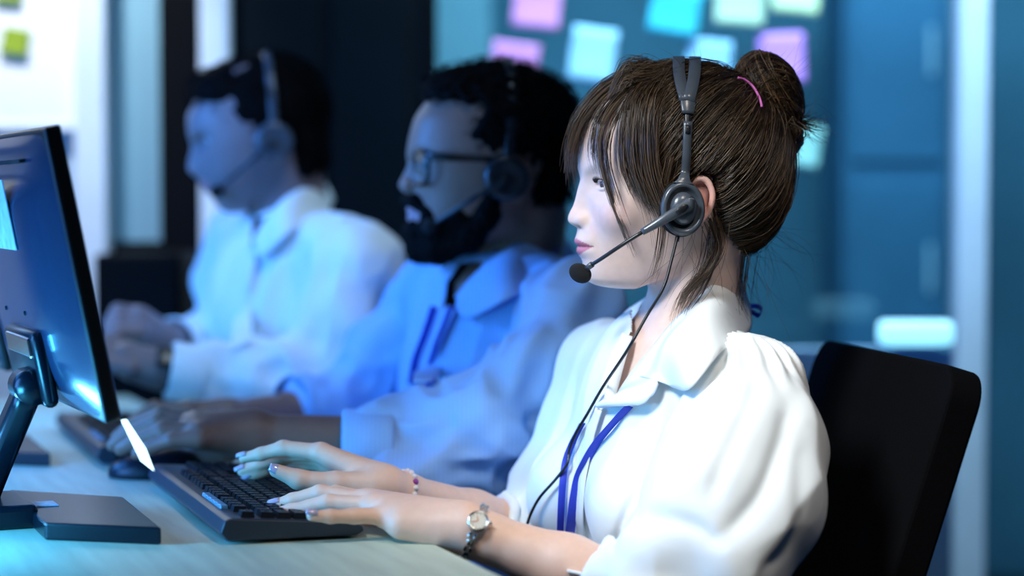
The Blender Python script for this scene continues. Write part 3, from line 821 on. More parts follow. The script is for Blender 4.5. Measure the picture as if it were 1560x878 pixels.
def legs(v, hipn, hipf, fdir, floor_z=0.0, r=0.07):
    """seated legs: thigh forward, shin down, foot"""
    out = []
    for h in (hipn, hipf):
        kn = h + fdir * 0.40; kn[2] = h[2] + 0.02; an = kn - fdir * 0.02; an[2] = floor_z + 0.09
        v.chain([h, kn, an], [r, r * 0.72, r * 0.5], 0.02); out.append((kn, an))
    return out

# ------------------------------------------------------------------ the woman in front
HW_ = Head(1030, 280, 2.22, math.radians(12))
H = HW_
SKW = np.array((0.82, 0.53, 0.40)); SKF = np.array((0.82, 0.60, 0.52))
root_xy = P(1060, 700, 2.26)
woman = thing('person', 'woman with a brown hair bun in a white blouse typing at the front keyboard', 'person', (root_xy[0], root_xy[1], 0.0))

Sn = P(1150, 603, 2.09); Sf = P(925, 562, 2.38); mid = (Sn + Sf) / 2
ll = Sf - Sn; ll[2] = 0; ll /= np.linalg.norm(ll); ff = np.array((-ll[1], ll[0], 0)); ff = -ff if ff[0] > 0 else ff
Rt = np.array([ff, ll, (0, 0, 1)])
zz = np.array((0, 0, 1.0))
nb = P(1055, 505, 2.26)
def torso(v, o, hips=True):
    """torso of the woman; o = offset of the surface"""
    v.ell(mid - zz * 0.085 + ff * 0.012, (0.088 + o, 0.145 + o, 0.165 + o), Rt, 0.03)
    v.cone(Sn, Sf, 0.042 + o, 0.042 + o, 0.03)
    v.cone(nb - zz * 0.02, Sn - zz * 0.004, 0.040 + o, 0.040 + o, 0.03)
    v.cone(nb - zz * 0.02, Sf - zz * 0.004, 0.040 + o, 0.040 + o, 0.03)
    for s_ in (-1, 1): v.ell(mid - zz * 0.125 + ff * 0.078 + ll * 0.068 * s_, (0.052 + o, 0.058 + o, 0.056 + o), Rt, 0.03)
    v.ell(mid - zz * 0.30 - ff * 0.005, (0.080 + o, 0.120 + o, 0.18 + o), Rt, 0.05)
    if hips: v.ell(mid - zz * 0.42 - ff * 0.02, (0.105 + o, 0.16 + o, 0.11 + o), Rt, 0.05)

base = [(100, 1010), (118, 968), (150, 922), (180, 902), (210, 890), (240, 884), (257, 883), (272, 886.5), (290, 889.5), (310, 891), (330, 892), (350, 890), (370, 888.5), (395, 889.5), (410, 889.5), (425, 892), (436, 899), (446, 915)]
nose = [(258, 0), (266, 0.4), (272, 1.5), (281, 6.0), (290, 10.0), (305, 15), (315, 19), (323, 24.2), (330, 27.3), (334, 27.3), (338, 24), (342, 17), (345.5, 7), (348, 1.5), (352, 0)]
mouth = [(334, 0), (342, 4.5), (348, 8.6), (356, 10), (362, 11.6), (366, 13.2), (370, 12.6), (373, 9.8), (375.2, 6.4), (377.5, 8.8), (381, 10.2), (385, 9.4), (389, 6), (394, 2.4), (400, 0.3), (405, 0)]
wid = [(100, .040), (150, .056), (200, .067), (260, .068), (300, .068), (330, .066), (360, .060), (385, .052), (410, .044), (430, .036), (445, .030)]
v = Vol((-0.128, -0.098, -0.262), (0.115, 0.098, 0.135), 0.00125)
v.fn(face_fn(H, base, nose, mouth, wid), (-0.128, -0.098, H.px(900, 452)[2]), (0.075, 0.098, H.px(900, 150)[2]), 0.0)
zc_ = H.px(900, 440.5)[2]; xk = H.px(962, 440)[0]
v.fn(lambda x, y, z: (z - (zc_ + np.maximum(x - xk, 0) * 0.42 + 0 * y)), (-.128, -.098, -.262), (.12, .098, 0.0), 0.013, '-')
cr = H.px(1044, 226)
v.ell(cr, (0.099, 0.073, 0.083), None, 0.022)
Lw = lambda p: H.L(p)
# alar wings, nostrils, cheeks
for s_ in (-1, 1):
    v.ell(H.px(887, 334) + np.array((0, s_ * 0.0095, 0)), (0.0085, 0.0062, 0.0062), None, 0.006)
    v.ell(H.px(881.5, 344.5) + np.array((0, s_ * 0.0062, -0.0005)), (0.0052, 0.0026, 0.0030), None, 0.002, '-')
    v.ell(H.px(905, 322) + np.array((0.018, s_ * 0.042, 0)), (0.018, 0.018, 0.018), None, 0.02)
# eye openings, lids
eyes = []
for s_ in (-1, 1):
    if s_ < 0: E0 = H.px(917.5, 281, -0.031)
    else: E0 = np.array((eyes[0][0][0], 0.031, eyes[0][0][2]))
    yo = 0.30 * s_                      # outward turn of the opening
    nx = np.array((-math.cos(yo), math.sin(yo) , 0)); tx = np.array((math.sin(yo), math.cos(yo), 0))
    E0 = E0 + nx * 0.0008
    Re = np.array([nx, tx, (0, 0, 1)])
    v.ell(E0 + nx * 0.009 + zz * 0.001, (0.011, 0.020, 0.013), Re, 0.010, '-')
    v.ell(E0, (0.010, 0.0128, 0.0048), Re, 0.0015, '-')
    Ec = E0 - nx * 0.0115; eyes.append((E0, Ec, nx, tx))
    for up_, rr, el in ((1, 0.0016, 0.42), (-1, 0.0013, -0.40)):
        pts = []
        for q in np.linspace(-0.95, 0.95, 9):
            e = el * (1 - (q / 1.0) ** 2 * 0.92) ; d_ = nx * math.cos(q) * math.cos(e) + tx * math.sin(q) * math.cos(e) + zz * math.sin(e)
            pts.append(Ec + d_ * 0.0123)
        v.chain(pts, [rr * 0.6] + [rr] * 7 + [rr * 0.6], 0.0022)
# ear
for s_ in (-1, 1):
    ec = H.px(1066, 300, -0.070); ec = np.array((ec[0], s_ * 0.0705, ec[2]))
    ec = ec + np.array((-0.002, 0, -0.003)); v.ell(ec, (0.012, 0.005, 0.022), None, 0.006); EA = ec
    arc = catmull([ec + np.array((-0.010, s_ * 0.005, 0.010)), ec + np.array((-0.003, s_ * 0.007, 0.021)), ec + np.array((0.007, s_ * 0.009, 0.019)), ec + np.array((0.0125, s_ * 0.010, 0.005)), ec + np.array((0.009, s_ * 0.008, -0.011)), ec + np.array((-0.002, s_ * 0.005, -0.023))], 16)
    arc = list(arc); v.chain(arc, list(np.interp(np.linspace(0, 1, 16), [0, .3, .8, 1], [0.0015, 0.0023, 0.0023, 0.0040])), 0.004)
# neck, collar bones, chest (in head-local space)
n0 = H.px(1068, 365); n1 = Lw(P(1046, 520, 2.255))
v.cone(n0, n1, 0.0475, 0.049, 0.016)
for sd in (-1, 1):
    b_ = H.px(1075, 370) + np.array((0, sd * 0.040, 0)); e_ = H.px(985, 520) + np.array((0.0, sd * 0.010, 0)); v.cone(b_, e_, 0.008, 0.006, 0.018)
class LV:       # evaluates world-space primitives in the head-local volume
    def __init__(s, v, H): s.v = v; s.H = H
    def cone(s, a, b, ra, rb, k): s.v.cone(s.H.L(a), s.H.L(b), ra, rb, k)
    def ell(s, c, r, R, k): s.v.ell(s.H.L(c), r, np.asarray(R) @ s.H.R, k)
torso(LV(v, H), -0.0075, False)
V_, Q_ = v.mesh(3, 0.45)
# colours by place: lips, blush, ear
def skin_col(Vl, Hd, base_c):
    Cc = np.tile(base_c, (len(Vl), 1)); return Cc
C_ = skin_col(V_, H, SKF)
zl = lambda py: H.px(880, py)[2]
ya = np.abs(V_[:, 1]) / 0.0235; fr = (V_[:, 0] < H.px(930, 370)[0]) & (ya < 1)
cor = zl(375); up = zl(362.5) + (cor - zl(362.5)) * ya ** 1.6 - 0.0008 * np.exp(-(V_[:, 1] / 0.004) ** 2); lo_ = zl(388.5) + (cor - zl(388.5)) * ya ** 1.8
lip = fr & (V_[:, 2] < up) & (V_[:, 2] > lo_)
C_[lip] = (0.60, 0.20, 0.24)
C_[fr & (np.abs(V_[:, 2] - zl(375)) < 0.0009)] = (0.25, 0.06, 0.09)
bl = np.exp(-(((V_[:, 0] - H.px(925, 335, -.04)[0]) / 0.02) ** 2 + ((V_[:, 2] - zl(330)) / 0.016) ** 2)) * (np.abs(V_[:, 1]) > 0.02)
C_ = C_ * (1 - bl[:, None] * np.array((0.0, 0.10, 0.06)))
ear_m = np.exp(-(((V_[:, 0] - ec[0]) / 0.02) ** 2 + ((V_[:, 2] - ec[2]) / 0.025) ** 2)) * (np.abs(V_[:, 1]) > 0.066)
C_ = C_ * (1 - ear_m[:, None] * np.array((0.0, 0.35, 0.38)))
head_part = (H.W(V_), Q_, C_)

# --- arms and hands
skin_parts = [head_part]
def add_skin(v, smooth=2, col=SKW, fn=None):
    V_, Q_ = v.mesh(smooth); Cc = np.tile(col, (len(V_), 1)).astype(float)
    if fn: Cc = fn(V_, Cc)
    skin_parts.append((V_, Q_, Cc))
# near (left) hand
Wn = P(708, 806, 2.005); En = P(1050, 940, 1.99)
def near_hand(v):
    m = 0.0
    v.chain([En, En * 0.45 + Wn * 0.55, Wn + (En - Wn) * 0.10, Wn], [0.040, 0.0315, 0.0225, 0.0205], 0.012)
    mi = P(560, 762, 2.085); mm = P(558, 764, 2.06); mr = P(568, 771, 2.035); mp = P(588, 786, 2.012)
    for q, r in ((mi, .0125), (mm, .0125), (mr, .0125), (mp, .0125)): v.cone(Wn, q, 0.0195, r, 0.014)
    v.cone(P(668, 806, 2.0), P(612, 799, 1.998), 0.0165, 0.0145, 0.014)                    # ulnar edge of the palm
    v.cone(P(655, 805, 2.03), P(610, 792, 2.06), 0.016, 0.013, 0.014)
    finger(v, [mi, P(512, 752, 2.10), P(474, 768, 2.105), P(452, 782, 2.105)], [.0092, .0082, .0070, .0058])
    finger(v, [mm, P(489, 752, 2.072), P(446, 763, 2.078), P(421, 769.5, 2.08)], [.0096, .0087, .0074, .0060])
    finger(v, [mr, P(500, 766, 2.042), P(444, 779, 2.050), P(411, 784, 2.054)], [.0092, .0082, .0070, .0058])
    finger(v, [mp, P(540, 786.5, 2.0), P(503, 787, 1.99), P(475, 786, 1.985)], [.0092, .0074, .0066, .0054])
    th = P(640, 806, 2.07)
    finger(v, [th, P(585, 803, 2.10), P(540, 802, 2.115), P(512, 803, 2.12)], [.0140, .0110, .0090, .0072], 0.008)
v = Vol(np.minimum(P(395, 740, 1.98), P(400, 700, 2.05)) + (-0.01, -0.04, -0.10), (0.20, 2.16, 0.835), 0.0015)
near_hand(v); add_skin(v)
# far (right) hand
Wf = P(585, 741, 2.205); Ef = P(872, 842, 2.37)
def far_hand(v):
    v.chain([Ef, Ef * 0.45 + Wf * 0.55, Wf + (Ef - Wf) * 0.10, Wf], [0.038, 0.0285, 0.0205, 0.0190], 0.012)
    mi = P(489, 690, 2.225); mm = P(486, 690, 2.25); mr = P(490, 697, 2.275); mp = P(496, 708, 2.295)
    for q, r in ((mi, .0115), (mm, .0115), (mr, .0115), (mp, .0115)): v.cone(Wf, q, 0.0170, r, 0.012)
    finger(v, [mi, P(432, 683, 2.235), P(398, 692, 2.24), P(372, 698, 2.245)], [.0094, .0083, .0070, .0058])
    finger(v, [mm, P(430, 692, 2.265), P(394, 708, 2.27), P(369, 718, 2.27)], [.0094, .0083, .0070, .0058])
    finger(v, [mr, P(432, 698, 2.285), P(403, 716, 2.275), P(377, 733, 2.268)], [.0090, .0080, .0068, .0058])
    finger(v, [mp, P(450, 705, 2.305), P(428, 708, 2.31), P(412, 716, 2.305)], [.0080, .0068, .0060, .0050])
    v.cone(P(562, 740, 2.19), P(512, 736, 2.18), 0.0150, 0.0120, 0.012)
    finger(v, [P(512, 737, 2.18), P(455, 731, 2.172), P(420, 717, 2.17)], [.0115, .0098, .0072], 0.006)
lo = np.minimum(P(360, 700, 2.17), P(360, 760, 2.17)); v = Vol(lo + (-0.015, -0.03, -0.11), (0.12, 2.43, 0.86), 0.0015)
far_hand(v); add_skin(v)
# torso, upper arms, legs: never seen uncovered, coarser
v = Vol((-0.40, 1.75, -0.01), (0.48, 2.75, 0.97), 0.006)
torso(v, -0.010)
v.cone(Sn, En, 0.042, 0.036, 0.03); v.cone(Sf, Ef, 0.042, 0.034, 0.03)
hipc = mid - zz * 0.44; lg = legs(v, hipc - ll * 0.09, hipc + ll * 0.09, ff)
for kn, an in lg: v.cone(an - zz * 0.05, an + ff * 0.15 - zz * 0.06, 0.035, 0.028, 0.02)
add_skin(v, 1)
VV = np.vstack([p[0] for p in skin_parts]); o_ = np.cumsum([0] + [len(p[0]) for p in skin_parts])
QQ = np.vstack([p[1] + o_[i] for i, p in enumerate(skin_parts)]); CC = np.vstack([p[2] for p in skin_parts])
me = mesh_np('body', VV, QQ); set_col(me, CC); put(link('body', me, M_skin), woman)
for (E0, Ec, nx, tx) in eyes:
    eye_parts(H, Ec, math.asin(-0.30 if E0[1] < 0 else 0.05) * -1 * (-1) if False else (0.10 if E0[1] < 0 else -0.10), 0.0117, woman, (0.09, 0.045, 0.022))
# nails
upn = np.array((-0.15, -0.35, 0.92))
nail(P(421, 769.5, 2.08), P(446, 763, 2.078), upn, .0088, .0125, woman); nail(P(411, 784, 2.054), P(444, 779, 2.050), upn, .0085, .0120, woman)
nail(P(475, 786, 1.985), P(503, 787, 1.99), np.array((-0.1, -0.55, 0.8)), .0078, .0115, woman); nail(P(452, 782, 2.105), P(474, 768, 2.105), upn, .0085, .012, woman)
nail(P(372, 698, 2.245), P(398, 692, 2.24), upn, .0085, .012, woman); nail(P(369, 718, 2.27), P(394, 708, 2.27), upn, .0085, .012, woman)
nail(P(377, 733, 2.268), P(403, 716, 2.275), upn, .008, .012, woman); nail(P(420, 717, 2.17), P(455, 731, 2.172), np.array((-0.3, -0.8, 0.5)), .010, .013, woman)
# trousers and shoes
v = Vol((-0.40, 1.75, 0.02), (0.48, 2.75, 0.66), 0.006)
v.ell(mid - zz * 0.42 - ff * 0.02, (0.115, 0.17, 0.115), Rt, 0.05); legs(v, hipc - ll * 0.09, hipc + ll * 0.09, ff, r=0.083)
V_, Q_ = v.mesh(2); put(link('trousers', mesh_np('trousers', V_, Q_), M_trouser), woman)
for kn, an in lg:
    v = Vol(an + (-0.30, -0.30, -0.12), an + (0.15, 0.15, 0.06), 0.005); v.chain([an - zz * 0.05, an + ff * 0.09 - zz * 0.055, an + ff * 0.17 - zz * 0.064], [0.040, 0.036, 0.026], 0.02)
    V_, Q_ = v.mesh(2); V_[:, 2] = np.maximum(V_[:, 2], 0.001); put(link('shoe', mesh_np('shoe', V_, Q_), M_shoe), woman)

# --- blouse
def cloth_mat(name, col, rough=0.75, weave=1400, bump=0.12, sheen=0.15):
    return mat(name, col, rough, noise=0.03, nscale=12, bump=bump, bscale=weave, sheen=sheen, spec=0.3)
M_blouse = cloth_mat('white satin blouse', (0.86, 0.90, 0.90), 0.55, 1600, 0.05)
nsl = [(Sn + zz * 0.004, .052), (P(1142, 680, 2.045), .074), (P(1118, 770, 2.0), .080), (P(1078, 850, 1.975), .074), (P(1005, 892, 1.965), .060), (P(930, 893, 1.972), .036)]
fsl = [(Sf, .050), (P(893, 650, 2.37), .050), (P(856, 745, 2.345), .054), (P(815, 800, 2.32), .046), (P(775, 800, 2.305), .030)]
v = Vol((-0.10, 1.82, 0.50), (0.40, 2.60, 1.00), 0.0026)
torso(v, 0.004)
v.chain([q for q, _ in nsl], [r for _, r in nsl], 0.016); v.chain([q for q, _ in fsl], [r for _, r in fsl], 0.016)
v.fn(lambda x, y, z: (z - 0.545) + 0 * x + 0 * y, (-.1, 1.8, .5), (.4, 2.6, .56), 0.004, '-')
# forearm openings
v.cone(P(880, 875, 1.985), P(905, 884, 1.98), 0.030, 0.028, 0.004, '-'); v.cone(P(735, 788, 2.29), P(758, 796, 2.298), 0.026, 0.024, 0.004, '-')
V_, Q_ = v.mesh(2)
N_ = normals_v(V_, Q_)
def axis_fold(V, a, b, amp, freq, sq, seed, rad):
    """long folds running along the limb a-b"""
    ax = b - a; L = np.linalg.norm(ax); ax = ax / L; t = np.clip((V - a) @ ax / L, 0, 1)
    dist = np.linalg.norm(V - a - np.outer(t * L, ax), axis=1); w = np.clip(1 - (dist - rad) / 0.03, 0, 1)
    st = V - np.outer((V - a) @ ax, ax) * (1 - sq)
    nse = vnoise(st * freq, seed); return amp * w * (0.62 - 2 * np.abs(nse)) , w
disp = np.zeros(len(V_))
for a, b, amp, fq, sd, rad in ((nsl[0][0], nsl[2][0], .0085, 15, 3, .075), (nsl[2][0], nsl[4][0], .0095, 14, 5, .075), (nsl[4][0], nsl[5][0], .0050, 40, 6, .05),
                               (fsl[0][0], fsl[2][0], .006, 20, 8, .055), (fsl[2][0], fsl[4][0], .006, 22, 9, .05)):
    d_, w_ = axis_fold(V_, a, b, amp, fq, 0.22, sd, rad); disp += d_
# gathers at the shoulder seam
d0 = np.linalg.norm(V_ - (Sn + np.array((0.0, 0, 0.045))), axis=1)
ang = np.arctan2((V_ - Sn) @ ff, (V_ - Sn) @ ll); disp += 0.0042 * np.exp(-((d0 - 0.040) / 0.032) ** 2) * np.sin(ang * 13 + 4 * vnoise(V_ * 25, 3))
# seam and folds of the near sleeve, as valleys running along lines on the cloth
px_, py_ = project(V_); nearside = (N_ @ np.array((0, -1.0, 0)) > 0.05) & (V_[:, 1] < 2.2)
def valley(line, amp, width, ridge=0.0, rw=45.0):
    l = catmull([(a, b, 0) for a, b in line], 60)[:, :2]; q = np.stack([px_, py_], 1)
    dd = ((q[:, None, :] - l[None]) ** 2).sum(2); j = dd.argmin(1); dm = np.sqrt(dd.min(1))
    tg = np.gradient(l, axis=0)[j]; side = np.sign(tg[:, 0] * (q[:, 1] - l[j, 1]) - tg[:, 1] * (q[:, 0] - l[j, 0]))
    endf = np.clip(np.minimum(j, 59 - j) / 10.0, 0, 1)
    return nearside * endf * (-amp * np.exp(-(dm / width) ** 2) + ridge * np.exp(-dm / rw) * (side < 0))
disp += valley([(1070, 590), (1020, 665), (980, 735), (950, 800), (938, 850)], .007, 7, .006)
disp += valley([(1165, 545), (1135, 625), (1100, 700), (1075, 770)], .0045, 15) + valley([(1212, 590), (1195, 680), (1160, 760), (1090, 830)], .006, 17)
disp += valley([(1225, 640), (1222, 740), (1200, 830), (1150, 880)], .004, 12) + valley([(955, 815), (1000, 790), (1060, 800), (1110, 840)], .005, 13)
disp += valley([(1120, 560), (1095, 640), (1040, 730)], .003, 12)
# drape on the chest, pulled towards the front buttons
chest = np.exp(-(((V_ - mid) @ ll) / 0.13) ** 2) * (((V_ - mid) @ ff) > 0.02)
sv = np.stack([(V_ - mid) @ ll, (V_ - mid) @ ff * 0.5, (V_ - mid)[:, 2] * 0.22], 1)
disp += chest * 0.0042 * (1 - 2 * np.abs(vnoise(sv * 26, 17)))
disp += 0.003 * vnoise(V_ * 11, 31)
V_ = V_ + N_ * disp[:, None]; V_ = smooth_v(V_, Q_, 3, 0.5)
blouse_bvh = bvh_of(V_, Q_)
# neckline: open V at the front, hole round the neck
fc = V_[Q_].mean(1); x_, y_ = project(fc)
vpoly = [(960, 430), (1060, 430), (1050, 470), (1022, 503), (985, 550), (950, 596), (933, 608), (935, 575), (950, 535), (962, 500)]
nk = H.W(n0); na = P(1046, 520, 2.255); ax = (na - nk) / np.linalg.norm(na - nk); tt = (fc - nk) @ ax
dist = np.linalg.norm(fc - nk - np.outer(tt, ax), axis=1)
cut = (in_poly(vpoly, x_, y_) & ((fc - mid) @ ff > 0.0)) | ((dist < 0.060) & (fc[:, 2] > na[2] - 0.01))
Qb = Q_[~cut]
me = mesh_np('blouse', V_, Qb)
bl_o = put(link('blouse', me, M_blouse), woman)
md = bl_o.modifiers.new('cloth', 'SOLIDIFY'); md.thickness = 0.0012; md.offset = -1
def B(px, py, off=0.004, d=None): return hit(blouse_bvh, px, py, off, d)
# collar leaves and lapel
near_in = [P(1112, 407, 2.275), P(1098, 422, 2.215), P(1064, 455, 2.170), P(1026, 491, 2.150), P(985, 543, 2.150), P(955, 585, 2.165)]
near_out = [P(1141, 466, 2.290), P(1141, 505, 2.225), B(1103, 545, .008), B(1064, 602, .010), B(1040, 594, .011), B(1013, 585, .010)]
rows_ = []
for t in (0, .15, .40, .70, 1.0):
    rw = []
    for a, b in zip(near_in, near_out):
        p = a * (1 - t) + b * t; out = np.array((0, -0.006, 0.006)) * math.sin(math.pi * min(t * 1.15, 1)) * (1 if t < 1 else 0)
        rw.append(p + out)
    rows_.append(rw)
put(link('collar', grid_me(resample_grid(rows_, 14, 26), 0.0016), M_blouse), woman)
lap = [[P(985, 541, 2.148), B(1013, 584, .010), B(1010, 588, .010)],
       [P(966, 563, 2.150), B(1000, 600, .010), B(1000, 606, .010)],
       [P(948, 590, 2.160), B(965, 612, .010), B(988, 619, .009)],
       [P(936, 607, 2.170), B(930, 615, .009), B(960, 620, .008)],
       [B(918, 617, .006), B(915, 620, .006), B(922, 621, .006)]]
put(link('lapel', grid_me(resample_grid(lap, 18, 9)[:, ::-1], 0.0016), M_blouse), woman)
far_in = [P(1112, 407, 2.285), P(1075, 420, 2.325), P(1010, 440, 2.335), P(975, 470, 2.315), P(969, 515, 2.275), P(944, 575, 2.235), P(932, 607, 2.22)]
far_out = [P(1141, 466, 2.300), P(1080, 470, 2.39), P(1000, 490, 2.40), P(932, 505, 2.375), P(925, 545, 2.33), P(915, 590, 2.27), P(914, 615, 2.235)]
rows_ = [[a * (1 - t) + b * t + np.array((0, -0.002, 0.008)) * math.sin(math.pi * t) for a, b in zip(far_in, far_out)] for t in (0, .15, .5, .8, 1)]
put(link('collar', grid_me(resample_grid(rows_, 12, 28)[:, ::-1], 0.0016), M_blouse), woman)
ed = [B(x, y, .002) for x, y in ((957, 512), (950, 535), (943, 560), (936, 588), (930, 610))]
ed = [q for q in ed if q is not None]
put(link('neckline_edge', strip_me(catmull(ed, 20), 0.012, 0.002, (0.9, 0.3, 0.2)), M_blouse), woman)
# button placket: a raised band down the front
pl = [B(x, y, .003) for x, y in ((914, 622), (903, 660), (895, 700), (888, 740), (884, 790), (884, 840), (884, 876))]
pl = [p for p in pl if p is not None]
put(link('placket', strip_me(catmull(pl, 30), 0.020, 0.002, ll), M_blouse), woman)
# cuffs
def ring_tube(c, ax_, r, rr, n=28, rz=None, seed=0):
    ax_ = ax_ / np.linalg.norm(ax_); a = np.cross(ax_, (0.1, 0.2, 0.97)); a /= np.linalg.norm(a); b = np.cross(ax_, a)
    q = np.linspace(0, 2 * math.pi, n + 2)[:n + 2]
    w = 1 + 0.04 * np.sin(q * 7 + seed) + 0.03 * np.sin(q * 11 + seed)
    return tube_me([c + (a * math.cos(t) + b * math.sin(t)) * r * k for t, k in zip(q, w)], rr, 8, cap=False)
for c_, ax_, r_ in ((P(906, 876, 1.985), P(880, 865, 1.985) - P(930, 888, 1.98), 0.033), (P(763, 795, 2.298), P(740, 788, 2.29) - P(780, 800, 2.305), 0.028)):
    put(link('cuff', ring_tube(c_, ax_, r_, 0.006), M_blouse), woman)
# ------------------------------------------------------------------ the woman's hair
Ch = H.px(1050, 245)
v = Vol((-0.125, -0.105, -0.13), (0.16, 0.105, 0.16), 0.002)
v.ell(H.px(1044, 230), (0.1035, 0.083, 0.0915), None, 0.0)
v.ell(H.px(1118, 298), (0.049, 0.064, 0.062), None, 0.03)
v.ell(H.px(1085, 250), (0.070, 0.080, 0.075), None, 0.03)
pol = [H.px(820, 150, 0), H.px(903, 160, -.01), H.px(948, 200, -.05), H.px(978, 250, -.068), H.px(996, 310, -.07), H.px(1012, 352, -.07), H.px(1040, 345, -.07),
       H.px(1060, 262, -.07), H.px(1084, 268, -.07), H.px(1088, 330, -.07), H.px(1100, 370, -.06), H.px(1108, 420, -.05), H.px(1108, 600, 0), H.px(820, 600, 0)]
v.fn(lambda x, y, z: poly_sdf([(q[0], q[2]) for q in pol], x, z) + 0 * y, (-.125, -.105, -.13), (.16, .105, .16), 0.012, '-')
V_, Q_ = v.mesh(2)
cap_V, cap_Q = V_, Q_
cap_bvh = bvh_of(V_, Q_)
# bun
bc_ = H.px(1170, 150); bt = H.px(1132, 148)                      # bun centre and the hair tie
v = Vol((0.02, -0.06, -0.02), (0.19, 0.06, 0.16), 0.002)
v.ell(bc_, (0.0335, 0.032, 0.0465), np.array([(0.94, 0, 0.34), (0, 1, 0), (-0.34, 0, 0.94)]), 0)
v.ell(H.px(1194, 212), (0.021, 0.023, 0.022), None, 0.012); v.cone(H.px(1128, 150), H.px(1150, 150), 0.026, 0.026, 0.012)
bV, bQ = v.mesh(2); bun_bvh = bvh_of(bV, bQ)
hv, hq = merge([(cap_V, cap_Q), (bV, bQ)])
nn = vnoise(hv * np.array((60, 160, 160)), 4); hv2 = hv + normals_v(hv, hq) * (nn * 0.0012)[:, None]
hair = put(link('hair', mesh_np('hair', H.W(hv2), hq), M_hairbase), woman)

def hcol(n, lo=(0.022, 0.013, 0.008), hi=(0.17, 0.105, 0.058), p=2.0, bright=0.06):
    t = rng.random(n)[:, None] ** p; c = np.array(lo) * (1 - t) + np.array(hi) * t
    b = rng.random(n) < bright; c[b] = c[b] * 0.4 + np.array((0.28, 0.18, 0.10)) * 0.6; return c
def slerp(a, b, t):
    w = np.arccos(np.clip((a * b).sum(-1), -1, 1))[:, None]; s = np.sin(w) + 1e-9
    return (np.sin((1 - t) * w) * a + np.sin(t * w) * b) / s
def surf(bvh, c, dirs, maxd=0.4):
    out = np.empty(len(dirs))
    cv = Vector(c)
    for i, d in enumerate(dirs):
        r = bvh.ray_cast(cv + Vector(d) * maxd, -Vector(d), maxd)
        out[i] = maxd - r[3] if r[0] is not None else np.nan
    return out
strand_sets = []
# 1. hair combed back over the skull to the tie
n_s, m_s = 5200, 14
face_c = cap_V[cap_Q].mean(1); pick = rng.choice(len(face_c), n_s)
d0 = face_c[pick] - Ch; d0 /= np.linalg.norm(d0, axis=1)[:, None]
d1 = (bt - Ch) / np.linalg.norm(bt - Ch) + rng.normal(0, 0.045, (n_s, 3)); d1 /= np.linalg.norm(d1, axis=1)[:, None]
tmax = 0.25 + 0.75 * rng.random(n_s); lag = -0.15 * rng.random(n_s)
lift = np.abs(rng.normal(0, 0.0022, n_s)) + 0.0004; wob = rng.normal(0, 0.09, (n_s, 3))
paths = np.empty((n_s, m_s, 3)); prev = None
for j in range(m_s):
    t = (lag + (tmax - lag) * j / (m_s - 1))
    d = np.stack([slerp(d0[i:i + 1], d1[i:i + 1], t[i])[0] for i in range(n_s)]) if False else None
    w = np.arccos(np.clip((d0 * d1).sum(-1), -1, 1)); s_ = np.sin(w) + 1e-9
    d = (np.sin((1 - t) * w) / s_)[:, None] * d0 + (np.sin(t * w) / s_)[:, None] * d1
    d = d + wob * (np.sin(math.pi * j / (m_s - 1)) * 0.6); d /= np.linalg.norm(d, axis=1)[:, None]
    r = surf(cap_bvh, Ch, d); bad = np.isnan(r)
    if prev is not None: r[bad] = prev[bad]
    else: r[bad] = 0.09
    prev = r
    arch = math.sin(math.pi * j / (m_s - 1))
    paths[:, j] = Ch + d * (r + lift * (0.3 + arch))[:, None]
strand_sets.append((paths, rng.uniform(0.00022, 0.00050, n_s), hcol(n_s)))
# 2. fringe and side locks, guided by curves read off the picture
def guide(lst): return catmull([H.px(*q) for q in lst], 16)
guides = [
    (guide([(985, 112, .03), (925, 140, .045), (885, 190, .05), (876, 240, .05), (884, 300, .045)]), 60, .006),
    (guide([(985, 108, .0), (920, 138, .012), (882, 190, .014), (871, 235, .012), (874, 285, .012)]), 130, .005),
    (guide([(990, 105, -.01), (930, 138, -.010), (890, 180, -.008), (873, 225, -.006), (868, 262, -.006)]), 130, .005),
    (guide([(995, 108, -.02), (945, 140, -.030), (912, 180, -.034), (903, 225, -.038), (909, 262, -.040)]), 60, .0035),
    (guide([(998, 110, -.02), (950, 145, -.034), (918, 190, -.042), (914, 240, -.046), (930, 300, -.054), (950, 350, -.060), (968, 395, -.062)]), 60, .0019),
    (guide([(1000, 112, -.03), (958, 150, -.046), (930, 200, -.055), (926, 250, -.060), (940, 300, -.066), (952, 340, -.068)]), 22, .0026),
    (guide([(1005, 115, -.03), (965, 150, -.052), (950, 200, -.062), (950, 250, -.067), (962, 285, -.072), (974, 308, -.075)]), 75, .0036),
    (guide([(1010, 118, -.03), (975, 155, -.056), (966, 205, -.069), (970, 255, -.074), (986, 295, -.077), (1003, 325, -.078)]), 240, .0055),
    (guide([(1015, 122, -.035), (990, 165, -.066), (985, 215, -.076), (990, 265, -.079), (1004, 305, -.080), (1017, 335, -.079)]), 300, .0060),
    (guide([(1012, 130, -.04), (985, 165, -.064), (970, 210, -.074), (968, 260, -.077), (988, 330, -.078), (1000, 400, -.072)]), 22, .0030),
    (guide([(1022, 240, -.082), (1012, 290, -.082), (1010, 345, -.080), (1003, 395, -.076), (988, 440, -.068)]), 26, .0035),
    (guide([(1085, 335, -.072), (1095, 375, -.070), (1075, 415, -.072), (1045, 445, -.072), (1032, 480, -.074)]), 90, .0035),
    (guide([(1092, 330, -.065), (1085, 390, -.068), (1065, 440, -.070), (1045, 470, -.074), (1033, 520, -.085)]), 26, .0060),
    (guide([(1135, 370, -.03), (1130, 410, -.02), (1128, 450, -.015), (1140, 490, -.01)]), 40, .010),
]
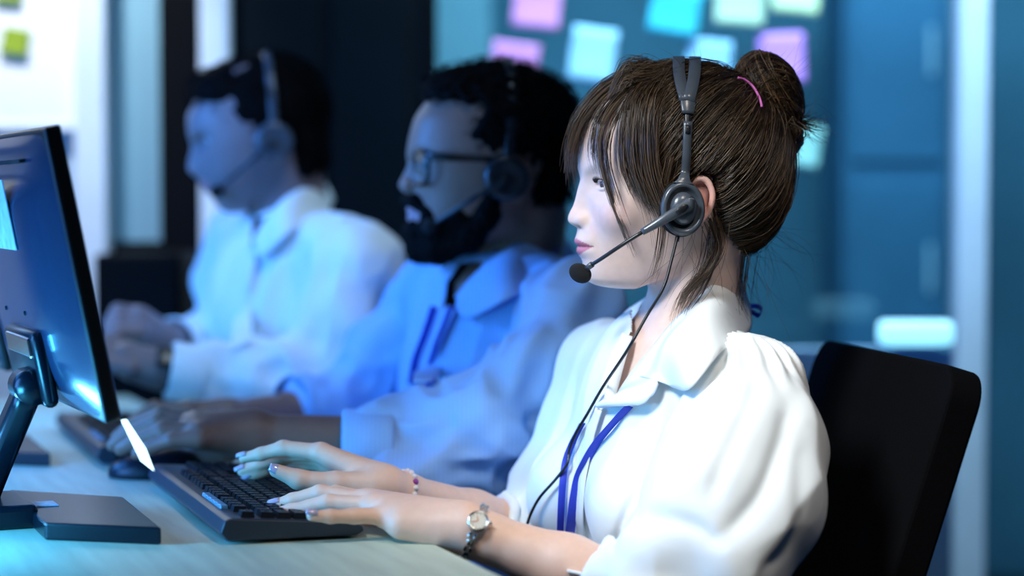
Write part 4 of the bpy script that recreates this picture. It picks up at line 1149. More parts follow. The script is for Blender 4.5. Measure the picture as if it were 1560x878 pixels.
for G_, n_, sp in guides:
    m_ = len(G_); off = rng.normal(0, sp, (n_, 3)); off2 = rng.normal(0, sp * 1.1, (n_, 3)); t = np.linspace(0, 1, m_)[None, :, None]
    clump = vnoise(off * 180, 3)[:, None, None] * 0.002
    pp = G_[None] + off[:, None, :] * (0.9 - 0.25 * t) + off2[:, None, :] * t ** 2 * 0.5 + clump * t
    k_ = rng.uniform(0.72, 1.0, n_)                       # uneven ends
    for i in range(n_):
        pp[i] = catmull(pp[i][:: 3], m_) if False else np.stack([np.interp(np.linspace(0, k_[i], m_), np.linspace(0, 1, m_), pp[i][:, q]) for q in range(3)], 1)
    strand_sets.append((pp, rng.uniform(0.00022, 0.00042, n_), hcol(n_, p=1.8)))
# 3. lifted tuft above the forehead
tu = []
for i in range(420):
    a = rng.uniform(0, 1); y = rng.normal(-0.012, 0.022)
    s0_ = H.px(925 + 40 * a, 150 - 22 * a, y); pk = H.px(962 + 28 * a + rng.normal(0, 6), 93 + rng.normal(4, 6) + 10 * abs(y) / .03, y * 0.9); e_ = H.px(1020 + 20 * a, 110 + rng.normal(0, 4), y * 0.8)
    tu.append(catmull([s0_, s0_ * .5 + pk * .5 + np.array((-.004, 0, .004)), pk, e_], 14))
strand_sets.append((np.array(tu), rng.uniform(0.00022, 0.00042, 420), hcol(420)))
# 4. bun: bands of hair wound round the ball
bu = []; bx_, by_, bz_ = np.array((0.94, 0, 0.34)), np.array((0, 1.0, 0)), np.array((-0.34, 0, 0.94))
for i in range(1300):
    band = rng.integers(0, 7); ph = band * 0.9; tiltv = np.array((math.cos(ph) * 0.5 + 0.55, -0.75 + 0.3 * math.sin(ph * 2), math.sin(ph) * 0.8)) + rng.normal(0, 0.09, 3)
    ax_ = tiltv / np.linalg.norm(tiltv); a = np.cross(ax_, (0.2, 0.3, 0.9)); a /= np.linalg.norm(a); b = np.cross(ax_, a)
    lat = rng.normal(0, 0.55); st = rng.uniform(0, 6.28); ln = rng.uniform(1.2, 2.8)
    dirs = np.array([(a * math.cos(st + ln * q) + b * math.sin(st + ln * q)) * math.cos(lat) + ax_ * math.sin(lat) for q in np.linspace(0, 1, 12)])
    sc_ = 1.035 + 0.06 * math.sin(band * 2.1) + rng.normal(0.015, 0.02)
    bu.append(bc_ + (np.outer(dirs @ bx_, bx_) * 0.0335 + np.outer(dirs @ by_, by_) * 0.032 + np.outer(dirs @ bz_, bz_) * 0.0465) * sc_)
strand_sets.append((np.array(bu), rng.uniform(0.0003, 0.0008, 1300), hcol(1300, lo=(.012, .007, .004), hi=(0.24, 0.13, 0.06), p=2.0, bright=0.06)))
lt = []
for i in range(420):
    s0_ = bc_ + np.array((rng.normal(0.0, .008), rng.normal(-.015, .012), rng.normal(-.02, .012)))
    if i < 300: e_ = H.px(1198 + rng.normal(0, 12), 232 + rng.normal(0, 7), rng.normal(-.014, .010)); md_ = H.px(1190 + rng.normal(0, 16), 200, rng.normal(-.030, .006)); lt.append(catmull([s0_, md_, e_], 12))
    else: e_ = H.px(1245 + rng.normal(0, 12), 190 + rng.normal(0, 14), rng.normal(-.005, .008)); md_ = H.px(1212, 188 + rng.normal(0, 6), rng.normal(-.008, .008)); lt.append(catmull([s0_, md_, e_], 12))
strand_sets.append((np.array(lt), rng.uniform(0.0002, 0.0004, 420), hcol(420, hi=(.24, .14, .07), p=1.3)))
# 5. stray hairs
fl = []
for i in range(170):
    if i >= 90:
        th_ = rng.uniform(0.15, 1.5); s0_ = H.px(rng.uniform(930, 1110), rng.uniform(112, 180), -.075 * math.cos(th_)); nrm_ = s0_ - Ch; nrm_ /= np.linalg.norm(nrm_); s0_ = Ch + nrm_ * .090; e_ = s0_ + nrm_ * rng.uniform(.004, .016) + np.array((rng.normal(.02, .03), rng.normal(0, .012), rng.normal(0, .012))); md_ = (s0_ + e_) / 2 + nrm_ * .007
    elif i < 45:
        y = rng.normal(0, .03); s0_ = H.px(rng.uniform(1100, 1170), rng.uniform(330, 395), y); e_ = s0_ + np.array((rng.normal(.035, .03), rng.normal(0, .015), -abs(rng.normal(.06, .03)))); md_ = (s0_ + e_) / 2 + rng.normal(0, .008, 3)
    elif i < 65:
        d_ = rng.normal(0, 1, 3); d_[2] = abs(d_[2]); d_ /= np.linalg.norm(d_); s0_ = H.px(1100, 125) + np.array((d_[0] * .08, d_[1] * .04, 0)); e_ = s0_ + d_ * 0.035 + np.array((.01, 0, .01)); md_ = (s0_ + e_) / 2 + rng.normal(0, .006, 3)
    elif i < 80:
        s0_ = H.px(rng.uniform(1040, 1100), rng.uniform(330, 400), -.07); e_ = s0_ + np.array((rng.normal(-.02, .03), -.004, -abs(rng.normal(.07, .02)))); md_ = (s0_ + e_) / 2 + rng.normal(0, .006, 3)
    else:
        s0_ = H.px(1200, 180, 0); e_ = H.px(rng.uniform(1225, 1290), rng.uniform(60, 240), rng.normal(0, .02)); md_ = (s0_ + e_) / 2 + rng.normal(0, .012, 3)
    fl.append(catmull([s0_, md_, e_], 12))
strand_sets.append((np.array(fl), np.full(170, 0.00016), hcol(170)))
# 6. lashes and brows
la = []
for (E0, Ec, nx, tx) in eyes:
    for q in np.linspace(-0.85, 0.85, 30):
        e = 0.40 * (1 - q * q * 0.92); d_ = nx * math.cos(q) * math.cos(e) + tx * math.sin(q) * math.cos(e) + zz * math.sin(e); s0_ = Ec + d_ * 0.0137
        o = nx * 0.0055 + tx * q * 0.004 + zz * 0.0012; la.append(catmull([s0_, s0_ + o * .6 - zz * .0008, s0_ + o + zz * .0020], 6))
lash = np.array(la)
br = []
for s_ in (-1, 1):
    for i in range(150):
        t = rng.random(); y = 0.014 + 0.030 * t; py = 256.5 - 6 * math.sin(min(t * 1.3, 1) * 1.57) + 5 * max(t - .6, 0) * 2 + rng.normal(0, 1.6)
        xq = -0.1015 * (1 - (y / .066) ** 2.25) ** (1 / 2.25) - 0.0005
        p = np.array((xq, s_ * y, zl(py))); br.append(catmull([p, p + np.array((0.0005 + t * .002, s_ * .003, .0012 - .0015 * t)), p + np.array((0.002 + t * .003, s_ * .0065, .0012 - .002 * t))], 6))
hs = []; o = 0
SV, SQ, SC = [], [], []
for pth, rad, c in strand_sets:
    a, b, c_ = strands_np(pth, rad, 0.3, c); SV.append(H.W(a)); SQ.append(b + o); SC.append(c_); o += len(a)
me = mesh_np('strands', np.vstack(SV), np.vstack(SQ)); set_col(me, np.vstack(SC))
so = put(link('hair_strands', me, M_hair), woman); so['kind'] = 'stuff'
a, b, c_ = strands_np(lash, np.full(len(lash), 0.00028), 0.3, np.tile((0.006, 0.004, 0.004), (len(lash), 1))); me = mesh_np('lash', H.W(a), b); set_col(me, c_)
so = put(link('eyelashes', me, M_hair), woman); so['kind'] = 'stuff'
br = np.array(br); a, b, c_ = strands_np(br, np.full(len(br), 0.00026), 0.3, np.tile((0.035, 0.022, 0.017), (len(br), 1))); me = mesh_np('brow', H.W(a), b); set_col(me, c_)
so = put(link('eyebrows', me, M_hair), woman); so['kind'] = 'stuff'
M_tie = mat('pink hair tie', (0.75, 0.16, 0.55), 0.5, noise=0.05)
ring = [bt + np.array((0.0 + 0.004 * math.sin(q), 0.0305 * math.cos(q), 0.0305 * math.sin(q) )) + np.array((0.006, 0, 0)) for q in np.linspace(0, 2 * math.pi, 30)]
hb_ = bvh_of(H.W(hv2), hq); tp_ = [hit(hb_, x, y, .0065) for x, y in ((1120, 126), (1130, 129), (1140, 137), (1147, 147), (1152, 158), (1155, 170))]; tp_ = [q for q in tp_ if q is not None]
put(link('hair_tie', tube_me(catmull(tp_, 24), 0.0013, 8), M_tie), woman)

# ------------------------------------------------------------------ headset of the woman
M_hs = mat('satin grey headset plastic', (0.062, 0.076, 0.095), 0.28, noise=0.08, nscale=60, spec=0.6)
M_hsd = mat('black headset plastic', (0.012, 0.014, 0.018), 0.35, noise=0.1)
M_foam = mat('black foam', (0.008, 0.009, 0.011), 0.95, noise=0.4, nscale=900, bump=1.0, bscale=1500)
M_cable = mat('black cable', (0.006, 0.007, 0.009), 0.35, noise=0.1)
HM = H.M()
cupc = H.px(1040, 318, -0.090)
hset = thing('headset', 'grey call headset with a boom microphone worn by the woman in front', 'headset', tuple(H.W(cupc)), 0, 'headsets')
def hs_put(name, me, m, par=None, local=True):
    if local: me.transform(HM)
    return put(link(name, me, m), par or hset) if par is None else (lambda o: (setattr(o, 'parent', par), o)[1])(link(name, (me.transform(Matrix.Translation(-hset.location)), me)[1], m))
Mc = Matrix.Translation(Vector(cupc)) @ Matrix.Rotation(math.pi / 2, 4, 'X') @ Matrix.Rotation(0.05, 4, 'Z')      # lathe z -> local -y
sq = Matrix.Diagonal((0.86, 1.03, 1, 1))
hs_put('ear_cushion', xf(lathe_me([(0.012, -.014), (0.022, -.014), (0.0275, -.010), (0.028, -.004), (0.026, 0.0), (0.012, 0.0)], 48), Mc @ sq), M_foam)
hs_put('ear_cup', xf(lathe_me([(0.026, -.003), (0.0272, 0.001), (0.0258, .0045), (0.0225, .006), (0.0205, .004), (0.0195, .0015), (0.0, .0015)], 56), Mc @ sq), M_hs)
hs_put('cup_hub', xf(lathe_me([(0.0165, .001), (0.0160, .004), (0.0135, .0075), (0.008, .0095), (0, .010)], 40), Mc @ sq), M_hs)
def bandp(th, xp, lift_):
    o = H.px(xp, 245, -.08 * abs(math.cos(th)) * (1 if math.cos(th) > 0 else 1)); o[1] = 0; d_ = np.array((0, -math.cos(th), math.sin(th))); r = surf(cap_bvh, o, d_[None])[0]
    if np.isnan(r): r = 0.085
    p = o + d_ * (r + lift_); w_ = project(H.W(p)); q_ = H.px(xp, w_[1], p[1]); p[0] = q_[0]; return p
ths = np.radians(np.linspace(38, 142, 30))
for xo, nm in ((1034, 'headband'), (1059, 'headband')):
    pts = [bandp(t, 1047 + (xo - 1047) * min(1, max(0, (math.degrees(min(t, math.pi - t)) - 36) / 22)) ** 0.7, 0.0078) for t in ths]
    pts = smooth_pts = np.array(pts)
    for _ in range(6): pts[1:-1] = pts[1:-1] * .5 + (pts[:-2] + pts[2:]) * .25
    hs_put(nm, strip_me(pts, 0.0125, 0.0030, (1, 0, 0)), M_hs)
for sd in (1, -1):
    q = [bandp(np.radians(t), 1048, 0.0068) * np.array((1, sd, 1)) for t in (44, 36, 30)]
    hs_put('band_yoke', strip_me(catmull(q, 8), np.linspace(.018, .0125, 8), 0.0036, (1, 0, 0)), M_hs)
    q = [bandp(np.radians(t), 1048, 0.0055) * np.array((1, sd, 1)) for t in (34, 27, 20)]
    hs_put('slider', strip_me(catmull(q, 8), 0.0062, 0.0022, (1, 0, 0)), M_hsd)
    q = [bandp(np.radians(t), xp, 0.0062) * np.array((1, sd, 1)) for t, xp in ((25, 1048), (15, 1047), (3, 1046), (-8, 1044))]
    q.append(np.array((cupc[0] + .001, sd * (cupc[1] - .002), cupc[2] + 0.031))); q.append(np.array((cupc[0], sd * (cupc[1] - .003), cupc[2] + 0.025)))
    hs_put('band_arm', strip_me(catmull(q, 22), np.interp(np.linspace(0, 1, 22), [0, .25, .7, .88, 1], [.0095, .0085, .0095, .013, .022]), 0.0040, (1, 0, 0)), M_hs)
    if sd == 1:
        q = [bandp(np.radians(t), 1048, 0.0088) for t in (22, 17)]
        hs_put('slider_window', strip_me(catmull(q, 4), 0.0052, 0.0012, (1, 0, 0)), M_hsd)
far = xf(lathe_me([(0.012, -.014), (0.022, -.014), (0.0275, -.010), (0.028, -.004), (0.026, 0.004), (0.0, 0.008)], 32), Matrix.Translation((cupc[0], -cupc[1], cupc[2])) @ Matrix.Rotation(-math.pi / 2, 4, 'X') @ sq)
hs_put('far_cup', far, M_hsd)
b0, b1, b2 = H.px(1049, 312, -.1005), H.px(1012, 334, -.099), H.px(978, 354, -.094)
hs_put('boom_arm', strip_me(catmull([H.px(1053, 309, -.100), b0, b1, b2], 18), np.interp(np.linspace(0, 1, 18), [0, .1, .3, 1], [.008, .0128, .0130, .0066]), 0.0060, np.array((0.45, 0, 0.9))), M_hs)
hs_put('boom_inlay', strip_me(catmull([H.px(1048, 313, -.104), H.px(1030, 324, -.104)], 6), np.array([.002, .006, .0072, .0068, .005, .002]), 0.0014, np.array((0.45, 0, 0.9))), M_hsd)
hs_put('boom_tube', tube_me(catmull([b2, H.px(945, 375, -.086), H.px(918, 393, -.072), H.px(899, 405, -.058)], 16), 0.0021, 10), M_hsd)
hs_put('boom_collar', tube_me([H.px(902, 403, -.061), H.px(894, 409, -.054)], 0.0032, 12), M_hs)
mp = H.px(884, 416.5, -.048)
bm = bmesh.new(); bmesh.ops.create_uvsphere(bm, u_segments=26, v_segments=18, radius=1.0); me = bm_mesh(bm, 'foam', True)
me.transform(Matrix.Translation(Vector(mp)) @ Matrix.Rotation(math.radians(30), 4, 'Y') @ Matrix.Diagonal((0.0122, 0.0102, 0.0098, 1))); hs_put('microphone_foam', me, M_foam)
# cable
cb = [H.wpx(1033, 356, -.088), P(1022, 400, 2.115), P(1010, 440, 2.105), P(985, 482, 2.105), P(955, 535, 2.10)]
for q in ((925, 592), (905, 630), (886, 662), (875, 690), (871, 710), (852, 733), (828, 760)): cb.append(B(*q, off=.007))
cb += [B(813, 790, .008), B(808, 815, .008), P(806, 842, 2.02)]
cb = [p for p in cb if p is not None]
put(link('cable', tube_me(catmull(cb, 90), 0.0016, 8), M_cable), hset)
put(link('cable_relief', tube_me([H.wpx(1034, 350, -.088), H.wpx(1031, 368, -.089)], 0.0024, 10), M_cable), hset)

# ------------------------------------------------------------------ lanyard, watch, bracelet
M_lan = mat('royal blue lanyard', (0.02, 0.05, 0.55), 0.6, noise=0.12, nscale=400, bump=0.15, bscale=900)
lan = thing('lanyard', 'royal blue lanyard hanging down the white blouse of the woman in front', 'lanyard', tuple(P(870, 800, 2.15)), 0, 'lanyards')
def lstrap(pts, w, parent, name='strap'):
    p = [B(x, y, .0045) for x, y in pts]; p = [q for q in p if q is not None and q[1] > 2.04]
    put(link(name, strip_me(catmull(p, 40), w, 0.0011, (0.92, 0.1, 0.3)), M_lan), parent)
lstrap([(962, 620), (945, 640), (917, 672), (900, 700), (888, 726), (880, 758), (874, 792), (869, 830), (864, 866)], 0.0105, lan)
lstrap([(893, 646), (880, 672), (866, 706), (861, 740), (858, 781), (856, 820), (855, 858)], 0.0075, lan)
kn = P(1148, 471, 2.30); lw = [P(1130, 466, 2.30), P(1140, 467, 2.298), P(1153, 467, 2.295), P(1160, 472, 2.297), P(1156, 481, 2.30), P(1148, 477, 2.302), P(1136, 472, 2.303)]
put(link('back_loop', strip_me(catmull(lw, 24), 0.010, 0.0012, (0.2, 0.8, 0.4)), M_lan), lan)

M_steel = mat('steel watch case', (0.72, 0.70, 0.66), 0.14, metal=1.0, noise=0.04)
M_dial = mat('pale watch dial', (0.72, 0.70, 0.62), 0.3, noise=0.03, coat=0.5)
M_rose = mat('rose gold hand', (0.50, 0.22, 0.14), 0.3, metal=0.8, noise=0.02)
wa = (En - Wn) / np.linalg.norm(En - Wn)
wc = P(724, 806, 2.0 - 0.022) ; wnrm = np.array((0.06, -0.86, 0.50)); wnrm -= wa * (wnrm @ wa); wnrm /= np.linalg.norm(wnrm)
axc = Wn + wa * ((wc - Wn) @ wa); rad_w = 0.0262
skin_bvh = bvh_of(VV[o_[1]:o_[2]], skin_parts[1][1]); hh = skin_bvh.ray_cast(Vector(axc + wnrm * .06), Vector(-wnrm), .06); rad_w = (.06 - hh[3] if hh[0] is not None else .025) + .0038
wc = axc + wnrm * rad_w; wb_ = np.cross(wnrm, wa)
watch = thing('wristwatch', 'small steel wristwatch with a pale dial on the near wrist of the woman', 'watch', tuple(wc))
MWt = Matrix(((wa[0], wb_[0], wnrm[0], wc[0]), (wa[1], wb_[1], wnrm[1], wc[1]), (wa[2], wb_[2], wnrm[2], wc[2]), (0, 0, 0, 1)))
put(link('case', xf(lathe_me([(0, -.004), (.0088, -.004), (.0104, -.001), (.0106, .002), (.0096, .0040), (.0084, .0040), (.0082, .0028), (0, .0028)], 36), MWt), M_steel), watch)
put(link('dial', xf(lathe_me([(0, .0030), (.0083, .0030)], 30), MWt), M_dial), watch)
for a_, l_ in ((0.6, .0045), (2.2, .0062)):
    put(link('watch_hand', xf(box_me((-.0004, 0, .0033), (.0004, l_, .0036)), MWt @ Matrix.Rotation(a_, 4, 'Z')), M_rose), watch)
for k in range(12):
    put(link('hour_mark', xf(box_me((-.0003, .0064, .0031), (.0003, .0077, .0034)), MWt @ Matrix.Rotation(k * math.pi / 6, 4, 'Z')), M_steel), watch)
put(link('crown', xf(tube_me([(.0100, 0.003, .001), (.0128, 0.004, .001)], .0014, 10), MWt), M_steel), watch)
for k in range(22):
    a_ = math.radians(28 + k * (304 / 21)); 
    for s_ in (-1, 1):
        dv = wnrm * math.cos(a_) + wb_ * math.sin(a_); hh = skin_bvh.ray_cast(Vector(axc + wa * s_ * .002 + dv * .05), Vector(-dv), .05)
        r_ = (.05 - hh[3] if hh[0] is not None else rad_w - .002) + .0012
        c_ = axc + (wnrm * math.cos(a_) + wb_ * math.sin(a_)) * r_ + wa * s_ * (0.0026 if k % 2 else 0.0014)
        tt_ = -wnrm * math.sin(a_) + wb_ * math.cos(a_); rn = wnrm * math.cos(a_) + wb_ * math.sin(a_)
        ML = Matrix(((wa[0], tt_[0], rn[0], c_[0]), (wa[1], tt_[1], rn[1], c_[1]), (wa[2], tt_[2], rn[2], c_[2]), (0, 0, 0, 1)))
        put(link('bracelet_link', xf(box_me((-.0016, -.0030, -.001), (.0016, .0030, .001), .0007, 2, True), ML), M_steel), watch)
M_bead = mat('white bead', (0.80, 0.72, 0.72), 0.25, noise=0.05); M_beadp = mat('purple bead', (0.30, 0.05, 0.30), 0.3, noise=0.05)
fa = (Ef - Wf) / np.linalg.norm(Ef - Wf); bcx = P(617, 750, 2.215); bcx = Wf + fa * ((bcx - Wf) @ fa)
brc = thing('bracelet', 'thin beaded bracelet on the far wrist of the woman', 'bracelet', tuple(bcx))
a1 = np.cross(fa, zz); a1 /= np.linalg.norm(a1); a2 = np.cross(a1, fa)
bm = bmesh.new(); bmesh.ops.create_icosphere(bm, subdivisions=2, radius=0.0034); bead = bm_mesh(bm, 'bead', True)
for k in range(20):
    q = 2 * math.pi * k / 20; o = bpy.data.objects.new('bead', bead.copy()); COL.objects.link(o); o.data.materials.append(M_beadp if k % 5 == 2 else M_bead)
    o.location = bcx + (a1 * math.cos(q) + a2 * math.sin(q)) * 0.0232; put(o, brc)
# ------------------------------------------------------------------ the two men (softly out of focus)
M_hairblk = mat('black curly hair', (0.003, 0.0025, 0.0025), 0.75, noise=0.3, nscale=120, bump=0.8, bscale=220, spec=0.06)
M_lens = glass_mat(); M_lens.name = 'spectacle lens'
M_frame = mat('black spectacle frame', (0.004, 0.004, 0.005), 0.35, noise=0.05)
def stripes_mat(name, c1, c2, sc):
    m = mat(name, c1, 0.8, noise=0.03, nscale=14, bump=0.2, bscale=900, spec=0.25); nt = m.node_tree; b = nt.nodes['Principled BSDF']
    w = nt.nodes.new('ShaderNodeTexWave'); w.inputs['Scale'].default_value = sc; w.bands_direction = 'X'
    tc = nt.nodes.new('ShaderNodeTexCoord'); nt.links.new(tc.outputs['Object'], w.inputs['Vector'])
    mx = nt.nodes.new('ShaderNodeMixRGB'); mx.inputs[1].default_value = (*c1, 1); mx.inputs[2].default_value = (*c2, 1)
    nt.links.new(w.outputs['Fac'], mx.inputs[0]); nt.links.new(mx.outputs[0], b.inputs['Base Color']); return m
M_shirt2 = stripes_mat('light blue striped shirt', (0.28, 0.48, 0.80), (0.33, 0.53, 0.84), 60)
M_shirt3 = cloth_mat('white shirt', (0.84, 0.90, 0.92), 0.8, 1200, 0.1)

def headset_simple(H, cup, top, mic, label, M_hs, wide=0.013):
    """call headset on a head: cup/mic/top in pixels plus side offset"""
    c = H.px(*cup); t = thing('headset', label, 'headset', tuple(H.W(c)), 0, 'headsets')
    HM = H.M(); pp = lambda n, me, m: put(link(n, xf(me, HM), m), t)
    Mc = Matrix.Translation(Vector(c)) @ Matrix.Rotation(math.pi / 2, 4, 'X')
    pp('ear_cup', xf(lathe_me([(0.0, -.012), (0.024, -.012), (0.029, -.006), (0.0285, .003), (0.022, .007), (0.016, .004), (0.0, .007)], 30), Mc), M_hs)
    tp = H.px(*top); q = []
    for a in np.radians(np.linspace(0, 180, 24)): q.append((c[0] + (tp[0] - c[0]) * math.sin(a) ** 0.8, c[1] * math.copysign(abs(math.cos(a)) ** 0.75, math.cos(a)), c[2] + (tp[2] - c[2]) * math.sin(a) ** 0.85))
    pp('headband', strip_me(q, wide, 0.0035, (1, 0, 0)), M_hs)
    pp('far_cup', xf(lathe_me([(0.0, -.012), (0.024, -.012), (0.029, -.006), (0.0285, .003), (0.0, .007)], 24), Matrix.Translation((c[0], -c[1], c[2])) @ Matrix.Rotation(-math.pi / 2, 4, 'X')), M_hsd)
    m_ = H.px(*mic); md = c * .5 + m_ * .5 + np.array((-.004, -.016, 0))
    pp('boom_tube', tube_me(catmull([c + np.array((0, -.008, 0)), md, m_], 14), np.linspace(.0045, .0024, 14), 8), M_hsd)
    bm = bmesh.new(); bmesh.ops.create_uvsphere(bm, u_segments=18, v_segments=12, radius=.0105); pp('microphone_foam', xf(bm_mesh(bm, 'f', True), Matrix.Translation(Vector(m_))), M_foam)
    return t

def man(D):
    H = D['H']; sk = np.array(D['skin']); root = thing('person', D['label'], 'person', (D['Sn'][0] - .05, (D['Sn'][1] + D['Sf'][1]) / 2, 0))
    Sn, Sf = D['Sn'], D['Sf']; mid = (Sn + Sf) / 2; ll = Sf - Sn; ll[2] = 0; ll /= np.linalg.norm(ll); ff = np.array((-ll[1], ll[0], 0)); ff = -ff if ff[0] > 0 else ff
    lean = ff * D.get('lean', 0.0); upv = zz + lean; Rt = np.array([ff, ll, (0, 0, 1)])
    T = lambda dn: mid - upv * dn
    parts = []
    v = Vol((-0.135, -0.105, -0.20), (0.125, 0.105, 0.145), 0.0028)
    zt = H.px(D['base'][1][1], D['base'][1][0])[2]; zbm = H.px(*D['chin'])[2]
    v.fn(face_fn(H, D['base'], D['nose'], D['mouth'], D['wid'], nose_w=(0.008, 0.0155)), (-0.135, -0.105, zbm - 0.01), (0.08, 0.105, zt), 0.0)
    v.fn(lambda x, y, z: z - (zbm + np.maximum(x + 0.05, 0) * 0.35 + 0 * y), (-.13, -.1, -.2), (.13, .1, .0), 0.014, '-')
    v.ell(H.px(*D['cran'][0]), D['cran'][1], None, 0.022)
    for s_ in (-1, 1):
        a = H.px(*D['alar']); v.ell(a + np.array((0, s_ * 0.011, 0)), (.010, .0075, .0075), None, .006)
        e = H.px(*D['eye'], -0.032); e = np.array((e[0], s_ * 0.032, e[2])); v.ell(e + np.array((-.010, 0, 0)), (.012, .020, .013), None, .012, '-')
        ec = H.px(*D['ear'], -0.076); ec = np.array((ec[0], s_ * 0.077, ec[2])); v.ell(ec, (.017, .008, .031), None, .006)
    nb = D['nb']; v.cone(H.px(*D['nape']), H.L(nb - zz * 0.05), .056, .060, .016)
    V_, Q_ = v.mesh(3); Cc = skin_col(V_, H, sk)
    lips = (np.abs(V_[:, 1]) < .026) & (V_[:, 0] < H.px(D['lip'][0] + 40, D['lip'][1])[0]) & (np.abs(V_[:, 2] - H.px(*D['lip'])[2]) < .010); Cc[lips] = D['lipc']
    parts.append((H.W(V_), Q_, Cc))
    for hand in D['hands']:
        pts = np.array(sum([list(map(np.asarray, q[0])) for q in hand], [])); v = Vol(pts.min(0) - .05, pts.max(0) + .05, .0024)
        for q, r, k in hand: v.chain(q, r, k)
        V_, Q_ = v.mesh(2); parts.append((V_, Q_, np.tile(sk, (len(V_), 1))))
    v = Vol(mid + (-.62, -.60, -0.90), mid + (.40, .60, .12), .007)
    v.ell(T(.13), (.105, .165, .20), Rt, .03); v.cone(Sn, Sf, .05, .05, .03); v.cone(Sn, D['En'], .040, .031, .03); v.cone(Sf, D['Ef'], .040, .031, .03); v.ell(T(.34), (.10, .15, .2), Rt, .05)
    hc = T(.46) ; hc[2] = max(hc[2], .44); lg = legs(v, hc - ll * .1, hc + ll * .1, ff)
    for kn, an in lg: v.cone(an - zz * .05, an + ff * .16 - zz * .06, .04, .03, .02)
    V_, Q_ = v.mesh(1); parts.append((V_, Q_, np.tile(sk, (len(V_), 1))))
    o = np.cumsum([0] + [len(p[0]) for p in parts]); me = mesh_np('body', np.vstack([p[0] for p in parts]), np.vstack([p[1] + o[i] for i, p in enumerate(parts)])); set_col(me, np.vstack([p[2] for p in parts]))
    put(link('body', me, M_skin), root)
    for s_ in (-1, 1):
        e = H.px(*D['eye'], -0.032); eye_parts(H, (e[0] + .0095, s_ * .032, e[2]), -0.1 * s_, .0122, root, (.03, .018, .01))
    # eyebrows as small hair pads
    bq = [H.px(D['eye'][0] - 1, D['eye'][1] - D['browup'], -y) for y in (.014, .030, .048)]
    for s_ in (-1, 1):
        q = [np.array((b[0] + (.004 if i < 2 else .012), s_ * -b[1] if s_ > 0 else b[1], b[2])) for i, b in enumerate(bq)]
        put(link('eyebrow', xf(tube_me(catmull(q, 10), [.0015] + [.0034] * 7 + [.002, .001], 8), H.M()), M_hairblk), root)
    # hair
    v = Vol((-0.14, -0.125, -0.12), (0.17, 0.125, 0.185), .003)
    for c, r in D['hair']: v.ell(H.px(*c), r, None, .02)
    pol = [H.px(*q) for q in D['hairline']]; v.fn(lambda x, y, z: poly_sdf([(q[0], q[2]) for q in pol], x, z) + 0 * y, (-.14, -.125, -.12), (.17, .125, .185), .010, '-')
    V_, Q_ = v.mesh(2); N_ = normals_v(V_, Q_); V_ = V_ + N_ * (D['curl'] * (0.7 * vnoise(V_ * 75, 5) + 0.5 * vnoise(V_ * 150, 6)))[:, None]
    hr = put(link('hair', mesh_np('hair', H.W(V_), Q_), M_hairblk), root)
    hb = bvh_of(V_, Q_); fcs = V_[Q_].mean(1); pk = rng.choice(len(fcs), D.get('nstr', 1200)); nn_ = normals_v(V_, Q_)[Q_[pk, 0]]
    st = []
    for c, n_ in zip(fcs[pk], nn_):
        if D['curl'] > .004:
            r_ = rng.uniform(.004, .008); a = np.cross(n_, rng.normal(0, 1, 3)); a /= np.linalg.norm(a) + 1e-9
            st.append([c + n_ * (.002 + r_ * (1 - math.cos(q)) * .5) + a * r_ * math.sin(q) for q in np.linspace(0, 4.2, 8)])
        else:
            d_ = np.array((0.3, c[1] * 6, -0.9)) if c[0] > -.03 else np.array((-.7, c[1] * 4, -.5)); d_ -= n_ * (d_ @ n_); d_ /= np.linalg.norm(d_) + 1e-9
            st.append([c + n_ * (.001 + .003 * math.sin(q * 2.5)) + d_ * .03 * q for q in np.linspace(0, 1, 8)])
    a, b, _ = strands_np(np.array(st), np.full(len(st), .0006), .4); o_ = put(link('hair_strands', mesh_np('st', H.W(a), b), M_hairblk), root); o_['kind'] = 'stuff'
    if D.get('beard'):
        v = Vol((-0.135, -0.105, -0.16), (0.09, 0.105, 0.06), .0026)
        for pts_, rs_ in D['beard']:
            for s_ in (-1, 1):
                v.chain([(lambda p: np.array((p[0], s_ * abs(q[2]), p[2])))(H.px(q[0], q[1], -abs(q[2]))) for q in pts_], rs_, .012)
        V_, Q_ = v.mesh(2); N_ = normals_v(V_, Q_); V_ = V_ + N_ * (.0018 * vnoise(V_ * 220, 9))[:, None]
        put(link('beard', mesh_np('beard', H.W(V_), Q_), M_hairblk), root)
    # shirt
    v = Vol(mid + (-.50, -.42, -.46), mid + (.30, .42, .14), .0042)
    v.ell(T(.12), (.118, .180, .205), Rt, .03); v.cone(Sn, Sf, .058, .058, .03); v.ell(T(.33), (.115, .165, .19), Rt, .06)
    v.cone(nb - zz * .03, Sn, .045, .052, .03); v.cone(nb - zz * .03, Sf, .045, .052, .03)
    for ch in (D['nsl'], D['fsl']): v.chain([q for q, _ in ch], [r for _, r in ch], .014)
    V_, Q_ = v.mesh(2); N_ = normals_v(V_, Q_); dsp = np.zeros(len(V_)); sd = 3
    for ch in (D['nsl'], D['fsl']):
        for i in range(len(ch) - 1):
            sd += 2; d_, w_ = axis_fold(V_, ch[i][0], ch[i + 1][0], D['fold'], 12, .40, sd, .07); dsp += d_; d_, w_ = axis_fold(V_, ch[i][0], ch[i + 1][0], D['fold'] * .6, 26, .6, sd + 40, .07); dsp += d_
    sv = np.stack([(V_ - mid) @ ll * 1.3, (V_ - mid) @ ff * .6, (V_ - mid)[:, 2] * .35], 1); dsp += .005 * (1 - 2 * np.abs(vnoise(sv * 17, 21))) + .004 * vnoise(V_ * 10, 8)
    V_ = smooth_v(V_ + N_ * dsp[:, None], Q_, 1, .5)
